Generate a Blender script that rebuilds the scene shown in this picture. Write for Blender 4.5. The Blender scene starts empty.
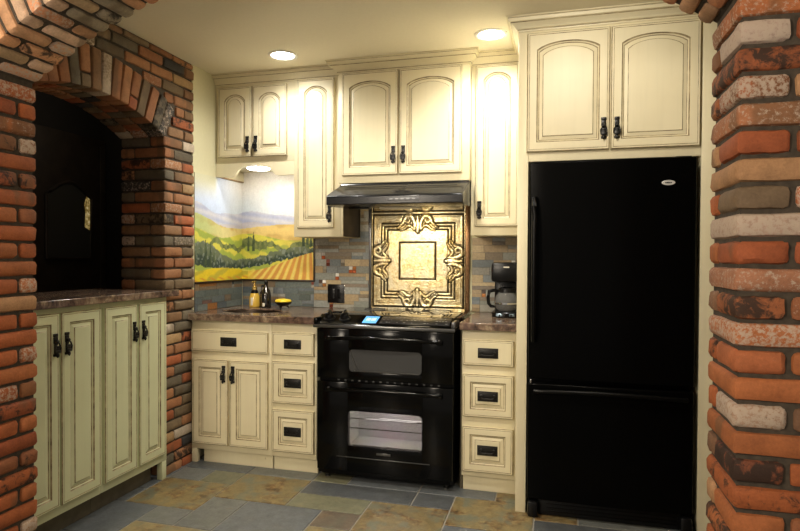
import bpy, math, random
from mathutils import Vector, Matrix, noise
random.seed(7)
PI = math.pi
scn = bpy.context.scene
COL = scn.collection

# ------------------------------------------------------------------ camera, world, light, exposure
cam_d = bpy.data.cameras.new('camera')
cam_d.sensor_width = 36.0
cam_d.lens = 26.55
cam_d.clip_start = 0.02
cam = bpy.data.objects.new('camera', cam_d)
COL.objects.link(cam)
cam.matrix_world = (Matrix.Translation((0, 0, 1.266)) @ Matrix.Rotation(math.radians(14.95), 4, 'Z')
                    @ Matrix.Rotation(math.radians(90 - 0.905), 4, 'X') @ Matrix.Rotation(math.radians(0.29), 4, 'Z'))
scn.camera = cam
scn.view_settings.view_transform = 'Standard'
scn.view_settings.look = 'None'
scn.view_settings.gamma = 1.0
scn.view_settings.exposure = 1.05
scn.view_settings.use_curve_mapping = False

world = bpy.data.worlds.new('world')
scn.world = world
world.use_nodes = True
world.node_tree.nodes['Background'].inputs[0].default_value = (1.0, 0.90, 0.76, 1)
world.node_tree.nodes['Background'].inputs[1].default_value = 0.17


def light(name, kind, loc, energy, color, target=None, size=0.2, spot=None, blend=0.6, size_y=None):
    d = bpy.data.lights.new(name, kind)
    d.energy = energy
    d.color = color
    if kind == 'AREA':
        d.size = size
        if size_y:
            d.shape = 'RECTANGLE'
            d.size_y = size_y
    else:
        d.shadow_soft_size = size
    if kind == 'SPOT':
        d.spot_size = math.radians(spot)
        d.spot_blend = blend
    o = bpy.data.objects.new(name, d)
    COL.objects.link(o)
    o.location = loc
    if target is not None:
        v = Vector(target) - Vector(loc)
        o.rotation_euler = v.to_track_quat('-Z', 'Y').to_euler()
    return o


WARM = (1.0, 0.87, 0.70)
NEUT = (1.0, 0.97, 0.92)
# unseen fill lights added on the camera side of the brick arch
light('room_fill', 'AREA', (-1.75, -0.5, 2.40), 40, WARM, (-0.4, 2.2, 1.2), 0.6)
light('room_fill', 'POINT', (-1.75, -0.45, 1.30), 24, WARM, None, 0.2)
light('room_fill', 'POINT', (1.0, -0.4, 1.9), 9, WARM, None, 0.2)
# kitchen ceiling downlights: the two seen, then two unseen fill spots added near the arch
light('downlight_and_fill', 'SPOT', (-1.55, 3.148, 2.40), 17, NEUT, (-1.55, 3.16, 0), 0.05, 160, 0.9)
light('downlight_and_fill', 'SPOT', (-0.347, 3.119, 2.40), 17, NEUT, (-0.347, 3.13, 0), 0.05, 160, 0.9)
light('downlight_and_fill', 'SPOT', (-0.95, 2.0, 2.41), 48, (1.0, 0.92, 0.78), (-0.9, 3.2, 0.6), 0.09, 96, 0.7)
light('downlight_and_fill', 'SPOT', (0.05, 2.0, 2.41), 26, (1.0, 0.92, 0.78), (0.15, 3.2, 1.35), 0.09, 128, 0.8)

# ------------------------------------------------------------------ helpers
CAMS = []


class MB:
    """collects geometry for ONE mesh object"""
    def __init__(s):
        s.v = []
        s.f = []
        s.m = []
        s.c = []      # per face colour (r,g,b)
        s.c2 = []
        s.cur = (1, 1, 1)
        s.cur2 = (0, 0, 0)

    def face(s, idx, m=0):
        s.f.append(idx)
        s.m.append(m)
        s.c.append(s.cur)
        s.c2.append(s.cur2)

    def box(s, x0, x1, y0, y1, z0, z1, r=0.002, m=0, M=None, jit=0.0, wob=0.0):
        if x1 < x0: x0, x1 = x1, x0
        if y1 < y0: y0, y1 = y1, y0
        if z1 < z0: z0, z1 = z1, z0
        c = Vector(((x0 + x1) / 2, (y0 + y1) / 2, (z0 + z1) / 2))
        h = ((x1 - x0) / 2, (y1 - y0) / 2, (z1 - z0) / 2)
        r = min(r, h[0] * .95, h[1] * .95, h[2] * .95)
        P = []
        for a in h:
            if wob > 0 and a > 0.03:
                n = 3
                P.append([-a, -(a - r)] + [-(a - r) + (a - r) * 2 * k / n for k in range(1, n)] + [(a - r), a])
            else:
                P.append([-a, -(a - r), (a - r), a])
        nx, ny, nz = len(P[0]), len(P[1]), len(P[2])
        ids = {}

        def vid(i, j, k):
            key = (i, j, k)
            if key in ids: return ids[key]
            p = Vector((P[0][i], P[1][j], P[2][k]))
            q = Vector([max(-(h[a] - r), min(h[a] - r, p[a])) for a in range(3)])
            o = p - q
            if o.length > 1e-9:
                o = o.normalized() * r
            p = q + o
            if wob:
                p += Vector((random.uniform(-wob, wob), random.uniform(-wob, wob), random.uniform(-wob, wob)))
            p = p + c
            if M is not None:
                p = M @ p
            s.v.append(tuple(p))
            ids[key] = len(s.v) - 1
            return ids[key]
        for i in range(nx - 1):
            for j in range(ny - 1):
                s.face([vid(i, j, 0), vid(i, j + 1, 0), vid(i + 1, j + 1, 0), vid(i + 1, j, 0)], m)
                s.face([vid(i, j, nz - 1), vid(i + 1, j, nz - 1), vid(i + 1, j + 1, nz - 1), vid(i, j + 1, nz - 1)], m)
        for i in range(nx - 1):
            for k in range(nz - 1):
                s.face([vid(i, 0, k), vid(i + 1, 0, k), vid(i + 1, 0, k + 1), vid(i, 0, k + 1)], m)
                s.face([vid(i, ny - 1, k), vid(i, ny - 1, k + 1), vid(i + 1, ny - 1, k + 1), vid(i + 1, ny - 1, k)], m)
        for j in range(ny - 1):
            for k in range(nz - 1):
                s.face([vid(0, j, k), vid(0, j, k + 1), vid(0, j + 1, k + 1), vid(0, j + 1, k)], m)
                s.face([vid(nx - 1, j, k), vid(nx - 1, j + 1, k), vid(nx - 1, j + 1, k + 1), vid(nx - 1, j, k + 1)], m)
        return s

    def plain(s, x0, x1, y0, y1, z0, z1, m=0):
        b = len(s.v)
        for x in (x0, x1):
            for y in (y0, y1):
                for z in (z0, z1):
                    s.v.append((x, y, z))
        for q in ((0, 1, 3, 2), (4, 6, 7, 5), (0, 4, 5, 1), (2, 3, 7, 6), (0, 2, 6, 4), (1, 5, 7, 3)):
            s.face([b + k for k in q], m)
        return s

    def lathe(s, prof, c=(0, 0, 0), n=24, m=0, axis='Z', cap=True, sy=1.0):
        b = len(s.v)
        for (r, h) in prof:
            for k in range(n):
                a = 2 * PI * k / n
                x, y = r * math.cos(a), r * math.sin(a) * sy
                if axis == 'Z': p = (c[0] + x, c[1] + y, c[2] + h)
                elif axis == 'Y': p = (c[0] + x, c[1] + h, c[2] - y)
                else: p = (c[0] + h, c[1] + x, c[2] + y)
                s.v.append(p)
        for i in range(len(prof) - 1):
            for k in range(n):
                k2 = (k + 1) % n
                s.face([b + i * n + k, b + i * n + k2, b + (i + 1) * n + k2, b + (i + 1) * n + k], m)
        if cap:
            s.face([b + k for k in range(n)][::-1], m)
            s.face([b + (len(prof) - 1) * n + k for k in range(n)], m)
        return s

    def tube(s, pts, r, n=8, m=0, cap=True):
        pts = [Vector(p) for p in pts]
        b = len(s.v)
        rr = r if isinstance(r, (list, tuple)) else [r] * len(pts)
        up = Vector((0.13, 0.31, 1)).normalized()
        for i, p in enumerate(pts):
            t = (pts[min(i + 1, len(pts) - 1)] - pts[max(i - 1, 0)]).normalized()
            u = t.cross(up)
            if u.length < 1e-4: u = t.cross(Vector((1, 0, 0)))
            u.normalize()
            w = t.cross(u)
            for k in range(n):
                a = 2 * PI * k / n
                s.v.append(tuple(p + u * rr[i] * math.cos(a) + w * rr[i] * math.sin(a)))
        for i in range(len(pts) - 1):
            for k in range(n):
                k2 = (k + 1) % n
                s.face([b + i * n + k, b + i * n + k2, b + (i + 1) * n + k2, b + (i + 1) * n + k], m)
        if cap:
            s.face([b + k for k in range(n)][::-1], m)
            s.face([b + (len(pts) - 1) * n + k for k in range(n)], m)
        return s

    def prism(s, poly, a0, a1, axis='Y', m=0):
        """poly: 2D points; axis Y -> (x,z) extruded along y; axis X -> (y,z) along x; axis Z -> (x,y) along z"""
        b = len(s.v)
        n = len(poly)
        for a in (a0, a1):
            for (p, q) in poly:
                s.v.append({'Y': (p, a, q), 'X': (a, p, q), 'Z': (p, q, a)}[axis])
        for k in range(n):
            k2 = (k + 1) % n
            s.face([b + k, b + k2, b + n + k2, b + n + k], m)
        s.face([b + k for k in range(n)][::-1], m)
        s.face([b + n + k for k in range(n)], m)
        return s

    def build(s, name, mats, parent=None, loc=(0, 0, 0), smooth=35, fixn=True):
        me = bpy.data.meshes.new(name)
        me.from_pydata(s.v, [], s.f)
        if not isinstance(mats, (list, tuple)): mats = [mats]
        for mt in mats: me.materials.append(mt)
        me.polygons.foreach_set('material_index', s.m)
        for nm, arr, used in (('Col', s.c, any(c != (1, 1, 1) for c in s.c)), ('Pat', s.c2, any(c != (0, 0, 0) for c in s.c2))):
            if used:
                ca = me.color_attributes.new(nm, 'FLOAT_COLOR', 'CORNER')
                data = []
                for p, c in zip(me.polygons, arr):
                    data += list((c[0], c[1], c[2], 1.0)) * p.loop_total
                ca.data.foreach_set('color', data)
        if fixn:
            import bmesh
            bm = bmesh.new()
            bm.from_mesh(me)
            bmesh.ops.recalc_face_normals(bm, faces=bm.faces)
            bm.to_mesh(me)
            bm.free()
        if smooth:
            me.polygons.foreach_set('use_smooth', [True] * len(me.polygons))
            me.set_sharp_from_angle(angle=math.radians(smooth))
        me.update()
        o = bpy.data.objects.new(name, me)
        COL.objects.link(o)
        o.location = loc
        if parent: o.parent = parent
        return o


def tag(o, label, cat, group=None, kind=None):
    if label: o['label'] = label
    if cat: o['category'] = cat
    if group: o['group'] = group
    if kind: o['kind'] = kind
    return o


def struct(o):
    o['kind'] = 'structure'
    return o


def thing(name, label, cat, loc=(0, 0, 0), rz=0, group=None):
    o = bpy.data.objects.new(name, None)
    o.empty_display_size = 0.05
    COL.objects.link(o)
    o.location = loc
    o.rotation_euler = (0, 0, rz)
    return tag(o, label, cat, group)


# ------------------------------------------------------------------ materials
def newmat(name):
    m = bpy.data.materials.new(name)
    m.use_nodes = True
    nt = m.node_tree
    return m, nt, nt.nodes['Principled BSDF']


def N(nt, typ, **kw):
    n = nt.nodes.new(typ)
    for k, v in kw.items():
        if k in ('noise_dimensions', 'operation', 'data_type', 'blend_type', 'attribute_name', 'layer_name', 'feature', 'distance', 'vector_type'):
            setattr(n, k, v)
        else:
            n.inputs[k].default_value = v
    return n


def L(nt, a, b): nt.links.new(a, b)


def ramp(nt, fac, stops):
    r = nt.nodes.new('ShaderNodeValToRGB')
    el = r.color_ramp.elements
    while len(el) < len(stops): el.new(0.5)
    for e, (p, c) in zip(el, stops):
        e.position = p
        e.color = (c[0], c[1], c[2], 1) if isinstance(c, (tuple, list)) else (c, c, c, 1)
    L(nt, fac, r.inputs[0])
    return r.outputs[0]


def mixc(nt, fac, a, b, mode='MIX'):
    n = nt.nodes.new('ShaderNodeMix')
    n.data_type = 'RGBA'
    n.blend_type = mode
    for sock, v in ((n.inputs[0], fac), (n.inputs[6], a), (n.inputs[7], b)):
        if hasattr(v, 'links'): L(nt, v, sock)
        elif isinstance(v, (tuple, list)): sock.default_value = (v[0], v[1], v[2], 1)
        else: sock.default_value = v
    return n.outputs[2]


def math_(nt, op, a, b=0.0):
    n = nt.nodes.new('ShaderNodeMath')
    n.operation = op
    for sock, v in ((n.inputs[0], a), (n.inputs[1], b)):
        if hasattr(v, 'links'): L(nt, v, sock)
        else: sock.default_value = v
    return n.outputs[0]


def bump(nt, bsdf, h, strength=0.3, dist=0.002):
    b = nt.nodes.new('ShaderNodeBump')
    b.inputs['Strength'].default_value = strength
    b.inputs['Distance'].default_value = dist
    L(nt, h, b.inputs['Height'])
    L(nt, b.outputs[0], bsdf.inputs['Normal'])


def coords(nt, scale=(1, 1, 1)):
    g = nt.nodes.new('ShaderNodeTexCoord')
    mp = nt.nodes.new('ShaderNodeMapping')
    mp.inputs['Scale'].default_value = scale
    L(nt, g.outputs['Object'], mp.inputs[0])
    return mp.outputs[0]


def noise_tex(nt, vec, scale, detail=4, rough=0.5, dist=0.0):
    n = nt.nodes.new('ShaderNodeTexNoise')
    n.inputs['Scale'].default_value = scale
    n.inputs['Detail'].default_value = detail
    n.inputs['Roughness'].default_value = rough
    n.inputs['Distortion'].default_value = dist
    if vec is not None: L(nt, vec, n.inputs['Vector'])
    return n.outputs['Fac']


def simple(name, col, rough=0.5, metal=0.0, bump_s=0, noise_amt=0.0, scale=20, coat=0, spec=0.5):
    m, nt, b = newmat(name)
    b.inputs['Roughness'].default_value = rough
    b.inputs['Metallic'].default_value = metal
    b.inputs['Coat Weight'].default_value = coat
    b.inputs['Specular IOR Level'].default_value = spec
    b.inputs['Base Color'].default_value = (*col, 1)
    if noise_amt or bump_s:
        v = coords(nt)
        f = noise_tex(nt, v, scale, 5)
        if noise_amt:
            c = ramp(nt, f, [(0.3, tuple(x * (1 - noise_amt) for x in col)), (0.7, tuple(min(1, x * (1 + noise_amt)) for x in col))])
            L(nt, c, b.inputs['Base Color'])
        if bump_s: bump(nt, b, f, bump_s, 0.002)
    return m


def cabinet_paint(nm='antique_cream_paint', c0=(0.69, 0.615, 0.41), c1=(0.75, 0.68, 0.47)):
    m, nt, b = newmat(nm)
    v = coords(nt)
    f = noise_tex(nt, v, 3.5, 3)
    base = ramp(nt, f, [(0.3, c0), (0.7, c1)])
    v2 = coords(nt, (30, 30, 1.5))
    g = noise_tex(nt, v2, 1.6, 5, 0.6)
    streak = ramp(nt, g, [(0.2, 0.955), (0.5, 1.0)])
    c = mixc(nt, 1.0, base, streak, 'MULTIPLY')
    w = nt.nodes.new('ShaderNodeTexVoronoi')
    w.inputs['Scale'].default_value = 9.0
    v3 = coords(nt, (1, 1, 0.5))
    L(nt, v3, w.inputs['Vector'])
    spk = ramp(nt, w.outputs['Distance'], [(0.03, 1.0), (0.06, 0.0)])
    gate = ramp(nt, noise_tex(nt, v, 4.0, 1), [(0.56, 0.0), (0.60, 1.0)])
    k = math_(nt, 'MULTIPLY', spk, gate)
    c = mixc(nt, math_(nt, 'MULTIPLY', k, 0.8), c, (0.20, 0.12, 0.05))
    L(nt, c, b.inputs['Base Color'])
    b.inputs['Roughness'].default_value = 0.42
    b.inputs['Specular IOR Level'].default_value = 0.35
    bump(nt, b, g, 0.06, 0.001)
    return m


def glaze_mat():
    m, nt, b = newmat('brown_glaze')
    f = noise_tex(nt, coords(nt), 22, 4)
    c = ramp(nt, f, [(0.34, (0.14, 0.095, 0.04)), (0.68, (0.46, 0.37, 0.21))])
    L(nt, c, b.inputs['Base Color'])
    b.inputs['Roughness'].default_value = 0.5
    return m


def brick_mat():
    m, nt, b = newmat('reclaimed_brick')
    at = nt.nodes.new('ShaderNodeAttribute'); at.attribute_name = 'Col'
    pt = nt.nodes.new('ShaderNodeAttribute'); pt.attribute_name = 'Pat'
    sp = nt.nodes.new('ShaderNodeSeparateColor')
    L(nt, pt.outputs['Color'], sp.inputs[0])
    v = coords(nt)
    n1 = noise_tex(nt, v, 16, 6, 0.65)
    n2 = noise_tex(nt, v, 130, 5, 0.7)
    var = ramp(nt, n1, [(0.25, 0.72), (0.5, 1.0), (0.75, 1.22)])
    c = mixc(nt, 1.0, at.outputs['Color'], var, 'MULTIPLY')
    fine = ramp(nt, n2, [(0.3, 0.82), (0.65, 1.1)])
    c = mixc(nt, 1.0, c, fine, 'MULTIPLY')
    # dusty grey-brown bands across the brick, where it touched others in the kiln
    n5 = noise_tex(nt, coords(nt, (1, 1, 0.25)), 9, 2, 0.4)
    band = ramp(nt, n5, [(0.54, 0.0), (0.60, 0.55)])
    c = mixc(nt, math_(nt, 'MULTIPLY', band, sp.outputs[2]), c, (0.115, 0.075, 0.04))
    # lime patches
    n3 = noise_tex(nt, v, 85, 6, 0.75)
    lm = ramp(nt, math_(nt, 'ADD', n3, math_(nt, 'MULTIPLY', sp.outputs[0], 0.5)), [(0.70, 0.0), (0.80, 1.0)])
    c = mixc(nt, math_(nt, 'MULTIPLY', lm, 0.85), c, (0.50, 0.40, 0.32))
    # burnt patches
    n4 = noise_tex(nt, v, 24, 6, 0.7, 0.5)
    bm_ = ramp(nt, math_(nt, 'ADD', n4, math_(nt, 'MULTIPLY', sp.outputs[1], 0.5)), [(0.76, 0.0), (0.86, 1.0)])
    c = mixc(nt, math_(nt, 'MULTIPLY', bm_, 0.9), c, (0.025, 0.018, 0.014))
    L(nt, c, b.inputs['Base Color'])
    b.inputs['Roughness'].default_value = 0.72
    b.inputs['Specular IOR Level'].default_value = 0.3
    h = math_(nt, 'ADD', math_(nt, 'MULTIPLY', n1, 1.0), math_(nt, 'MULTIPLY', n2, 0.35))
    bump(nt, b, h, 0.55, 0.004)
    return m


def attr_mat(name, rough, bump_s=0.2, scale=40, var=(0.8, 1.15), spec=0.5, metal=0.0, coat=0.0, dist=0.002):
    m, nt, b = newmat(name)
    at = nt.nodes.new('ShaderNodeAttribute'); at.attribute_name = 'Col'
    n1 = noise_tex(nt, coords(nt), scale, 6, 0.6)
    c = mixc(nt, 1.0, at.outputs['Color'], ramp(nt, n1, [(0.3, var[0]), (0.7, var[1])]), 'MULTIPLY')
    L(nt, c, b.inputs['Base Color'])
    b.inputs['Roughness'].default_value = rough
    b.inputs['Metallic'].default_value = metal
    b.inputs['Specular IOR Level'].default_value = spec
    b.inputs['Coat Weight'].default_value = coat
    if bump_s: bump(nt, b, n1, bump_s, dist)
    return m


def slate_mat():
    m, nt, b = newmat('slate_floor_tiles')
    at = nt.nodes.new('ShaderNodeAttribute'); at.attribute_name = 'Col'
    pt = nt.nodes.new('ShaderNodeAttribute'); pt.attribute_name = 'Pat'
    sp = nt.nodes.new('ShaderNodeSeparateColor')
    L(nt, pt.outputs['Color'], sp.inputs[0])
    v = coords(nt)
    n1 = noise_tex(nt, v, 7, 7, 0.62, 0.6)
    n2 = noise_tex(nt, v, 22, 6, 0.65, 0.3)
    n3 = noise_tex(nt, v, 90, 4, 0.6)
    c = mixc(nt, 1.0, at.outputs['Color'], ramp(nt, n2, [(0.3, 0.75), (0.7, 1.25)]), 'MULTIPLY')
    rust = ramp(nt, math_(nt, 'ADD', n1, math_(nt, 'MULTIPLY', sp.outputs[0], 0.22)), [(0.58, 0.0), (0.70, 1.0)])
    rc = ramp(nt, n2, [(0.38, (0.055, 0.034, 0.018)), (0.5, (0.17, 0.095, 0.035)), (0.62, (0.28, 0.21, 0.09))])
    c = mixc(nt, math_(nt, 'MULTIPLY', rust, sp.outputs[1]), c, rc)
    gr = ramp(nt, noise_tex(nt, coords(nt, (1.3, 1, 1)), 8, 6, 0.6), [(0.50, 0.0), (0.62, 0.85)])
    c = mixc(nt, math_(nt, 'MULTIPLY', gr, sp.outputs[1]), c, (0.13, 0.14, 0.10))
    L(nt, c, b.inputs['Base Color'])
    L(nt, ramp(nt, n3, [(0.3, 0.30), (0.7, 0.48)]), b.inputs['Roughness'])
    h = math_(nt, 'ADD', n1, math_(nt, 'ADD', math_(nt, 'MULTIPLY', n2, 0.6), math_(nt, 'MULTIPLY', n3, 0.15)))
    bump(nt, b, h, 0.35, 0.006)
    return m


def granite_mat():
    m, nt, b = newmat('brown_granite')
    v = coords(nt)
    n1 = noise_tex(nt, v, 14, 6, 0.65, 1.2)
    n2 = noise_tex(nt, v, 60, 5, 0.7)
    n3 = noise_tex(nt, v, 6, 4, 0.6, 2.0)
    c = ramp(nt, n1, [(0.32, (0.025, 0.017, 0.013)), (0.45, (0.11, 0.068, 0.048)), (0.55, (0.22, 0.15, 0.10)), (0.68, (0.36, 0.28, 0.19))])
    c = mixc(nt, 1.0, c, ramp(nt, n2, [(0.35, 0.65), (0.65, 1.25)]), 'MULTIPLY')
    c = mixc(nt, ramp(nt, n3, [(0.5, 0.0), (0.6, 0.5)]), c, (0.14, 0.085, 0.072))
    L(nt, c, b.inputs['Base Color'])
    b.inputs['Roughness'].default_value = 0.16
    return m


def tin_mat():
    m, nt, b = newmat('antiqued_gold_tin')
    at = nt.nodes.new('ShaderNodeAttribute'); at.attribute_name = 'Col'
    v = coords(nt)
    n1 = noise_tex(nt, v, 38, 5, 0.65)
    n2 = noise_tex(nt, v, 9, 4, 0.6, 0.5)
    gold = ramp(nt, n1, [(0.28, (0.26, 0.14, 0.04)), (0.43, (0.62, 0.44, 0.17)), (0.62, (0.90, 0.76, 0.42))])
    pew = mixc(nt, ramp(nt, n2, [(0.40, 0.1), (0.60, 0.65)]), gold, (0.62, 0.58, 0.44))
    c = mixc(nt, 1.0, pew, at.outputs['Color'], 'MULTIPLY')
    L(nt, c, b.inputs['Base Color'])
    b.inputs['Metallic'].default_value = 0.85
    b.inputs['Roughness'].default_value = 0.34
    bump(nt, b, n1, 0.35, 0.002)
    return m


def glass_mat(name, tint, alpha, rough=0.03):
    m, nt, b = newmat(name)
    b.inputs['Base Color'].default_value = (*tint, 1)
    b.inputs['Roughness'].default_value = rough
    tr = nt.nodes.new('ShaderNodeBsdfTransparent')
    tr.inputs[0].default_value = (*[min(1, 0.3 + t) for t in tint], 1)
    mx = nt.nodes.new('ShaderNodeMixShader')
    mx.inputs[0].default_value = alpha
    L(nt, tr.outputs[0], mx.inputs[1])
    L(nt, b.outputs[0], mx.inputs[2])
    L(nt, mx.outputs[0], nt.nodes['Material Output'].inputs[0])
    return m


def emit(name, col, s):
    m, nt, b = newmat(name)
    b.inputs['Base Color'].default_value = (*col, 1)
    b.inputs['Emission Color'].default_value = (*col, 1)
    b.inputs['Emission Strength'].default_value = s
    return m


M_CREAM = cabinet_paint()
M_CREAM_GREEN = cabinet_paint('antique_greener_cream_paint', (0.55, 0.56, 0.35), (0.60, 0.62, 0.40))  # cabinet cream made greener and darker for the peninsula
M_GLAZE = glaze_mat()
M_BRICK = brick_mat()
M_MORTAR = simple('dark_mortar', (0.060, 0.046, 0.033), 0.95, bump_s=0.5, noise_amt=0.3, scale=60)
M_WALL = simple('pale_yellow_wall_paint', (0.66, 0.62, 0.40), 0.8, bump_s=0.08, noise_amt=0.02, scale=60)
M_CEIL = simple('cream_ceiling_paint', (0.84, 0.775, 0.61), 0.85, bump_s=0.05, noise_amt=0.015, scale=60)
M_SLATE = slate_mat()
M_GROUT = simple('grey_floor_grout', (0.27, 0.25, 0.21), 0.9, noise_amt=0.15, scale=30)
M_GRAN = granite_mat()
M_TIN = tin_mat()
M_BLACK = simple('gloss_black_enamel', (0.0015, 0.0015, 0.0015), 0.14, spec=0.2)
M_BLACK_S = simple('satin_black_enamel', (0.002, 0.002, 0.002), 0.3, noise_amt=0.2, spec=0.15)
M_FRIDGE = simple('textured_black_fridge_skin', (0.0012, 0.0012, 0.0012), 0.24, spec=0.06)
M_PLASTIC = simple('black_plastic', (0.004, 0.004, 0.0045), 0.28, spec=0.25)
M_IRON = simple('blackened_iron', (0.016, 0.015, 0.014), 0.36, 0.5, bump_s=0.3, scale=120)
M_CHROME = simple('chrome', (0.75, 0.75, 0.76), 0.12, 1.0)
M_SILVER = simple('brushed_silver_badge', (0.62, 0.60, 0.56), 0.45, 0.3)
M_STEELT = simple('dark_steel_trim', (0.14, 0.14, 0.14), 0.3, 0.9)
M_DARKWOOD_SHADE = simple('dark_wood_and_side_shade', (0.022, 0.014, 0.008), 0.6, noise_amt=0.4, scale=12)  # wood of the far door; also paints the shade on a cabinet side
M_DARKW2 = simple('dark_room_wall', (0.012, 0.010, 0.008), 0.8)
M_TOEK = simple('recess_shadow_board', (0.10, 0.085, 0.055), 0.8, noise_amt=0.2)
M_LAMP = emit('lamp_lens', (1.0, 0.97, 0.90), 14)
M_LCD = emit('blue_lcd', (0.10, 0.36, 0.80), 0.32)
M_LCDT = emit('lcd_digit', (0.6, 0.85, 1.0), 0.6)
M_MOSAIC = attr_mat('stone_and_glass_mosaic', 0.38, 0.25, 70, (0.78, 1.2))
M_GLASS_T = attr_mat('iridescent_glass_tile', 0.08, 0.4, 150, (0.7, 1.5), 0.8, 0.4, 0.5)
M_PAINTING = attr_mat('landscape_paint', 0.55, 0.12, 120, (0.94, 1.06), 0.3)
M_COPPER = simple('aged_copper_strip', (0.20, 0.11, 0.05), 0.35, 0.8, noise_amt=0.3, scale=60)
M_GLASSCLR = glass_mat('clear_glass', (0.35, 0.35, 0.34), 0.28)
M_OVENGL = glass_mat('oven_window_glass', (0.10, 0.09, 0.09), 0.22, 0.06)
M_AMBER = simple('amber_gold_soap', (0.62, 0.40, 0.06), 0.18, coat=0.6)
M_YEL = simple('bright_yellow', (0.85, 0.62, 0.03), 0.5, noise_amt=0.15, scale=60)
M_LABELW = simple('off_white_label', (0.7, 0.66, 0.55), 0.5)
M_SINK = simple('oil_rubbed_bronze_sink', (0.05, 0.035, 0.025), 0.3, 0.8)
M_WHITE = simple('white_trim_ring', (0.75, 0.73, 0.66), 0.5)

# ------------------------------------------------------------------ the room
D = 3.753          # back wall
CZ = 2.43          # ceiling
XL = -2.163        # painted left wall
BRX = -2.158       # brick face of the left wall
AY0, AY1 = 1.585, 1.85   # the big arch wall
AX0, AX1 = -1.948, 0.415
PITCH = 0.0662

# floor -------------------------------------------------------------
gx = [-2.14 + 0.2040 * i for i in range(-8, 24)]
def GX(i): return -2.14 + 0.2040 * i
def GY(k): return 2.38 + 0.1715 * k
SL = {
 'rust': ((0.19, 0.145, 0.065), (0.45, 1.0)), 'must': ((0.20, 0.16, 0.08), (0.2, 0.8)),
 'blue': ((0.105, 0.115, 0.122), (0.0, 0.12)), 'grey': ((0.135, 0.14, 0.13), (0.0, 0.25)),
 'oliv': ((0.15, 0.145, 0.09), (0.1, 0.3)), 'brow': ((0.125, 0.098, 0.07), (0.2, 0.4)),
 'dark': ((0.075, 0.080, 0.082), (0.0, 0.1)),
}
tiles = [(0, 2, 1, 3, 'rust'), (1, 2, 0, 1, 'grey'), (1, 3, -2, 0, 'must'), (2, 3, 0, 2, 'grey'), (3, 5, 0, 2, 'blue'),
         (2, 4, 2, 4, 'rust'), (1, 2, 3, 4, 'oliv'), (0, 1, 3, 4, 'grey'), (4, 6, 2, 3, 'oliv'), (5, 6, 1, 2, 'brow'),
         (5, 6, -1, 1, 'must'), (6, 8, 1, 3, 'rust'), (4, 7, 3, 4, 'dark'), (7, 8, 3, 4, 'dark'), (8, 10, 2, 4, 'rust'),
         (-1, 1, -1, 1, 'blue'), (10, 12, 1, 3, 'dark'), (12, 14, 1, 3, 'brow'), (8, 9, 0, 2, 'blue'), (9, 10, 0, 2, 'grey'),
         (6, 8, -1, 1, 'blue'), (3, 5, -2, 0, 'oliv'), (2, 3, 2, 2, 'grey')]
occ = set()
tl = []
for (a, b_, c, d, kd) in tiles:
    if b_ > a and d > c:
        tl.append((a, b_, c, d, kd))
        for i in range(a, b_):
            for k in range(c, d): occ.add((i, k))
rf = random.Random(3)
for k in range(-26, 5):
    for i in range(-8, 18):
        if (i, k) in occ: continue
        for (w, h) in rf.sample([(2, 2), (1, 2), (2, 1), (1, 1), (2, 2)], 5) + [(1, 1)]:
            cells = [(i + p, k + q) for p in range(w) for q in range(h)]
            if all(cc not in occ and cc[1] < 5 for cc in cells):
                occ.update(cells)
                tl.append((i, i + w, k, k + h, rf.choice(['rust', 'must', 'blue', 'grey', 'oliv', 'brow', 'blue'])))
                break
fl = MB()
fl.plain(-3.9, 1.6, -2.2, 3.9, -0.08, -0.004, 1)
for (a, b_, c, d, kd) in tl:
    col, pat = SL[kd]
    j = rf.uniform(0.92, 1.1)
    fl.cur = tuple(x * j for x in col)
    fl.cur2 = (pat[0], pat[1], 0)
    g = 0.0035
    fl.box(GX(a) + g, GX(b_) - g, GY(c) + g, GY(d) - g, -0.012, rf.uniform(-0.0008, 0.0006), 0.002, 0)
struct(fl.build('floor', [M_SLATE, M_GROUT], smooth=0))

c = MB()
c.plain(-2.6, 1.6, AY0, 3.9, CZ, CZ + 0.1)
c.plain(-3.9, 1.6, -2.2, AY0, CZ + 0.0, CZ + 0.1)
c.plain(-3.9, -2.6, AY0, 3.9, CZ, CZ + 0.1)
struct(c.build('ceiling', M_CEIL, smooth=0))
w = MB()
w.plain(-2.3, 1.6, D, D + 0.1, 0, CZ)
struct(w.build('wall_back', M_WALL, smooth=0))
w = MB()
w.plain(1.45, 1.55, AY1, D, 0, CZ)
struct(w.build('wall_right', M_WALL, smooth=0))
w = MB()
w.plain(-2.42, XL, 3.168, D, 0, CZ)
struct(w.build('wall_left', M_WALL, smooth=0))

# brick colours: linear
BC = [((0.35, 0.100, 0.034), 7), ((0.38, 0.125, 0.045), 7), ((0.29, 0.078, 0.030), 5), ((0.26, 0.095, 0.042), 3),
      ((0.20, 0.105, 0.06), 1.2), ((0.17, 0.115, 0.07), 0.8), ((0.44, 0.24, 0.12), 1.2), ((0.42, 0.30, 0.24), 0.9)]
BC_W = [((0.30, 0.13, 0.06), 5), ((0.34, 0.16, 0.075), 5), ((0.24, 0.135, 0.07), 4), ((0.17, 0.12, 0.07), 3),
        ((0.135, 0.11, 0.075), 2.5), ((0.38, 0.24, 0.115), 2), ((0.45, 0.37, 0.28), 0.5), ((0.045, 0.042, 0.04), 0.7), ((0.36, 0.11, 0.045), 2)]
BC_S = [((0.56, 0.29, 0.15), 5), ((0.52, 0.29, 0.16), 4), ((0.42, 0.29, 0.17), 3), ((0.55, 0.24, 0.12), 3),
        ((0.62, 0.42, 0.29), 2), ((0.24, 0.10, 0.055), 1), ((0.28, 0.23, 0.16), 1)]


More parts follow.
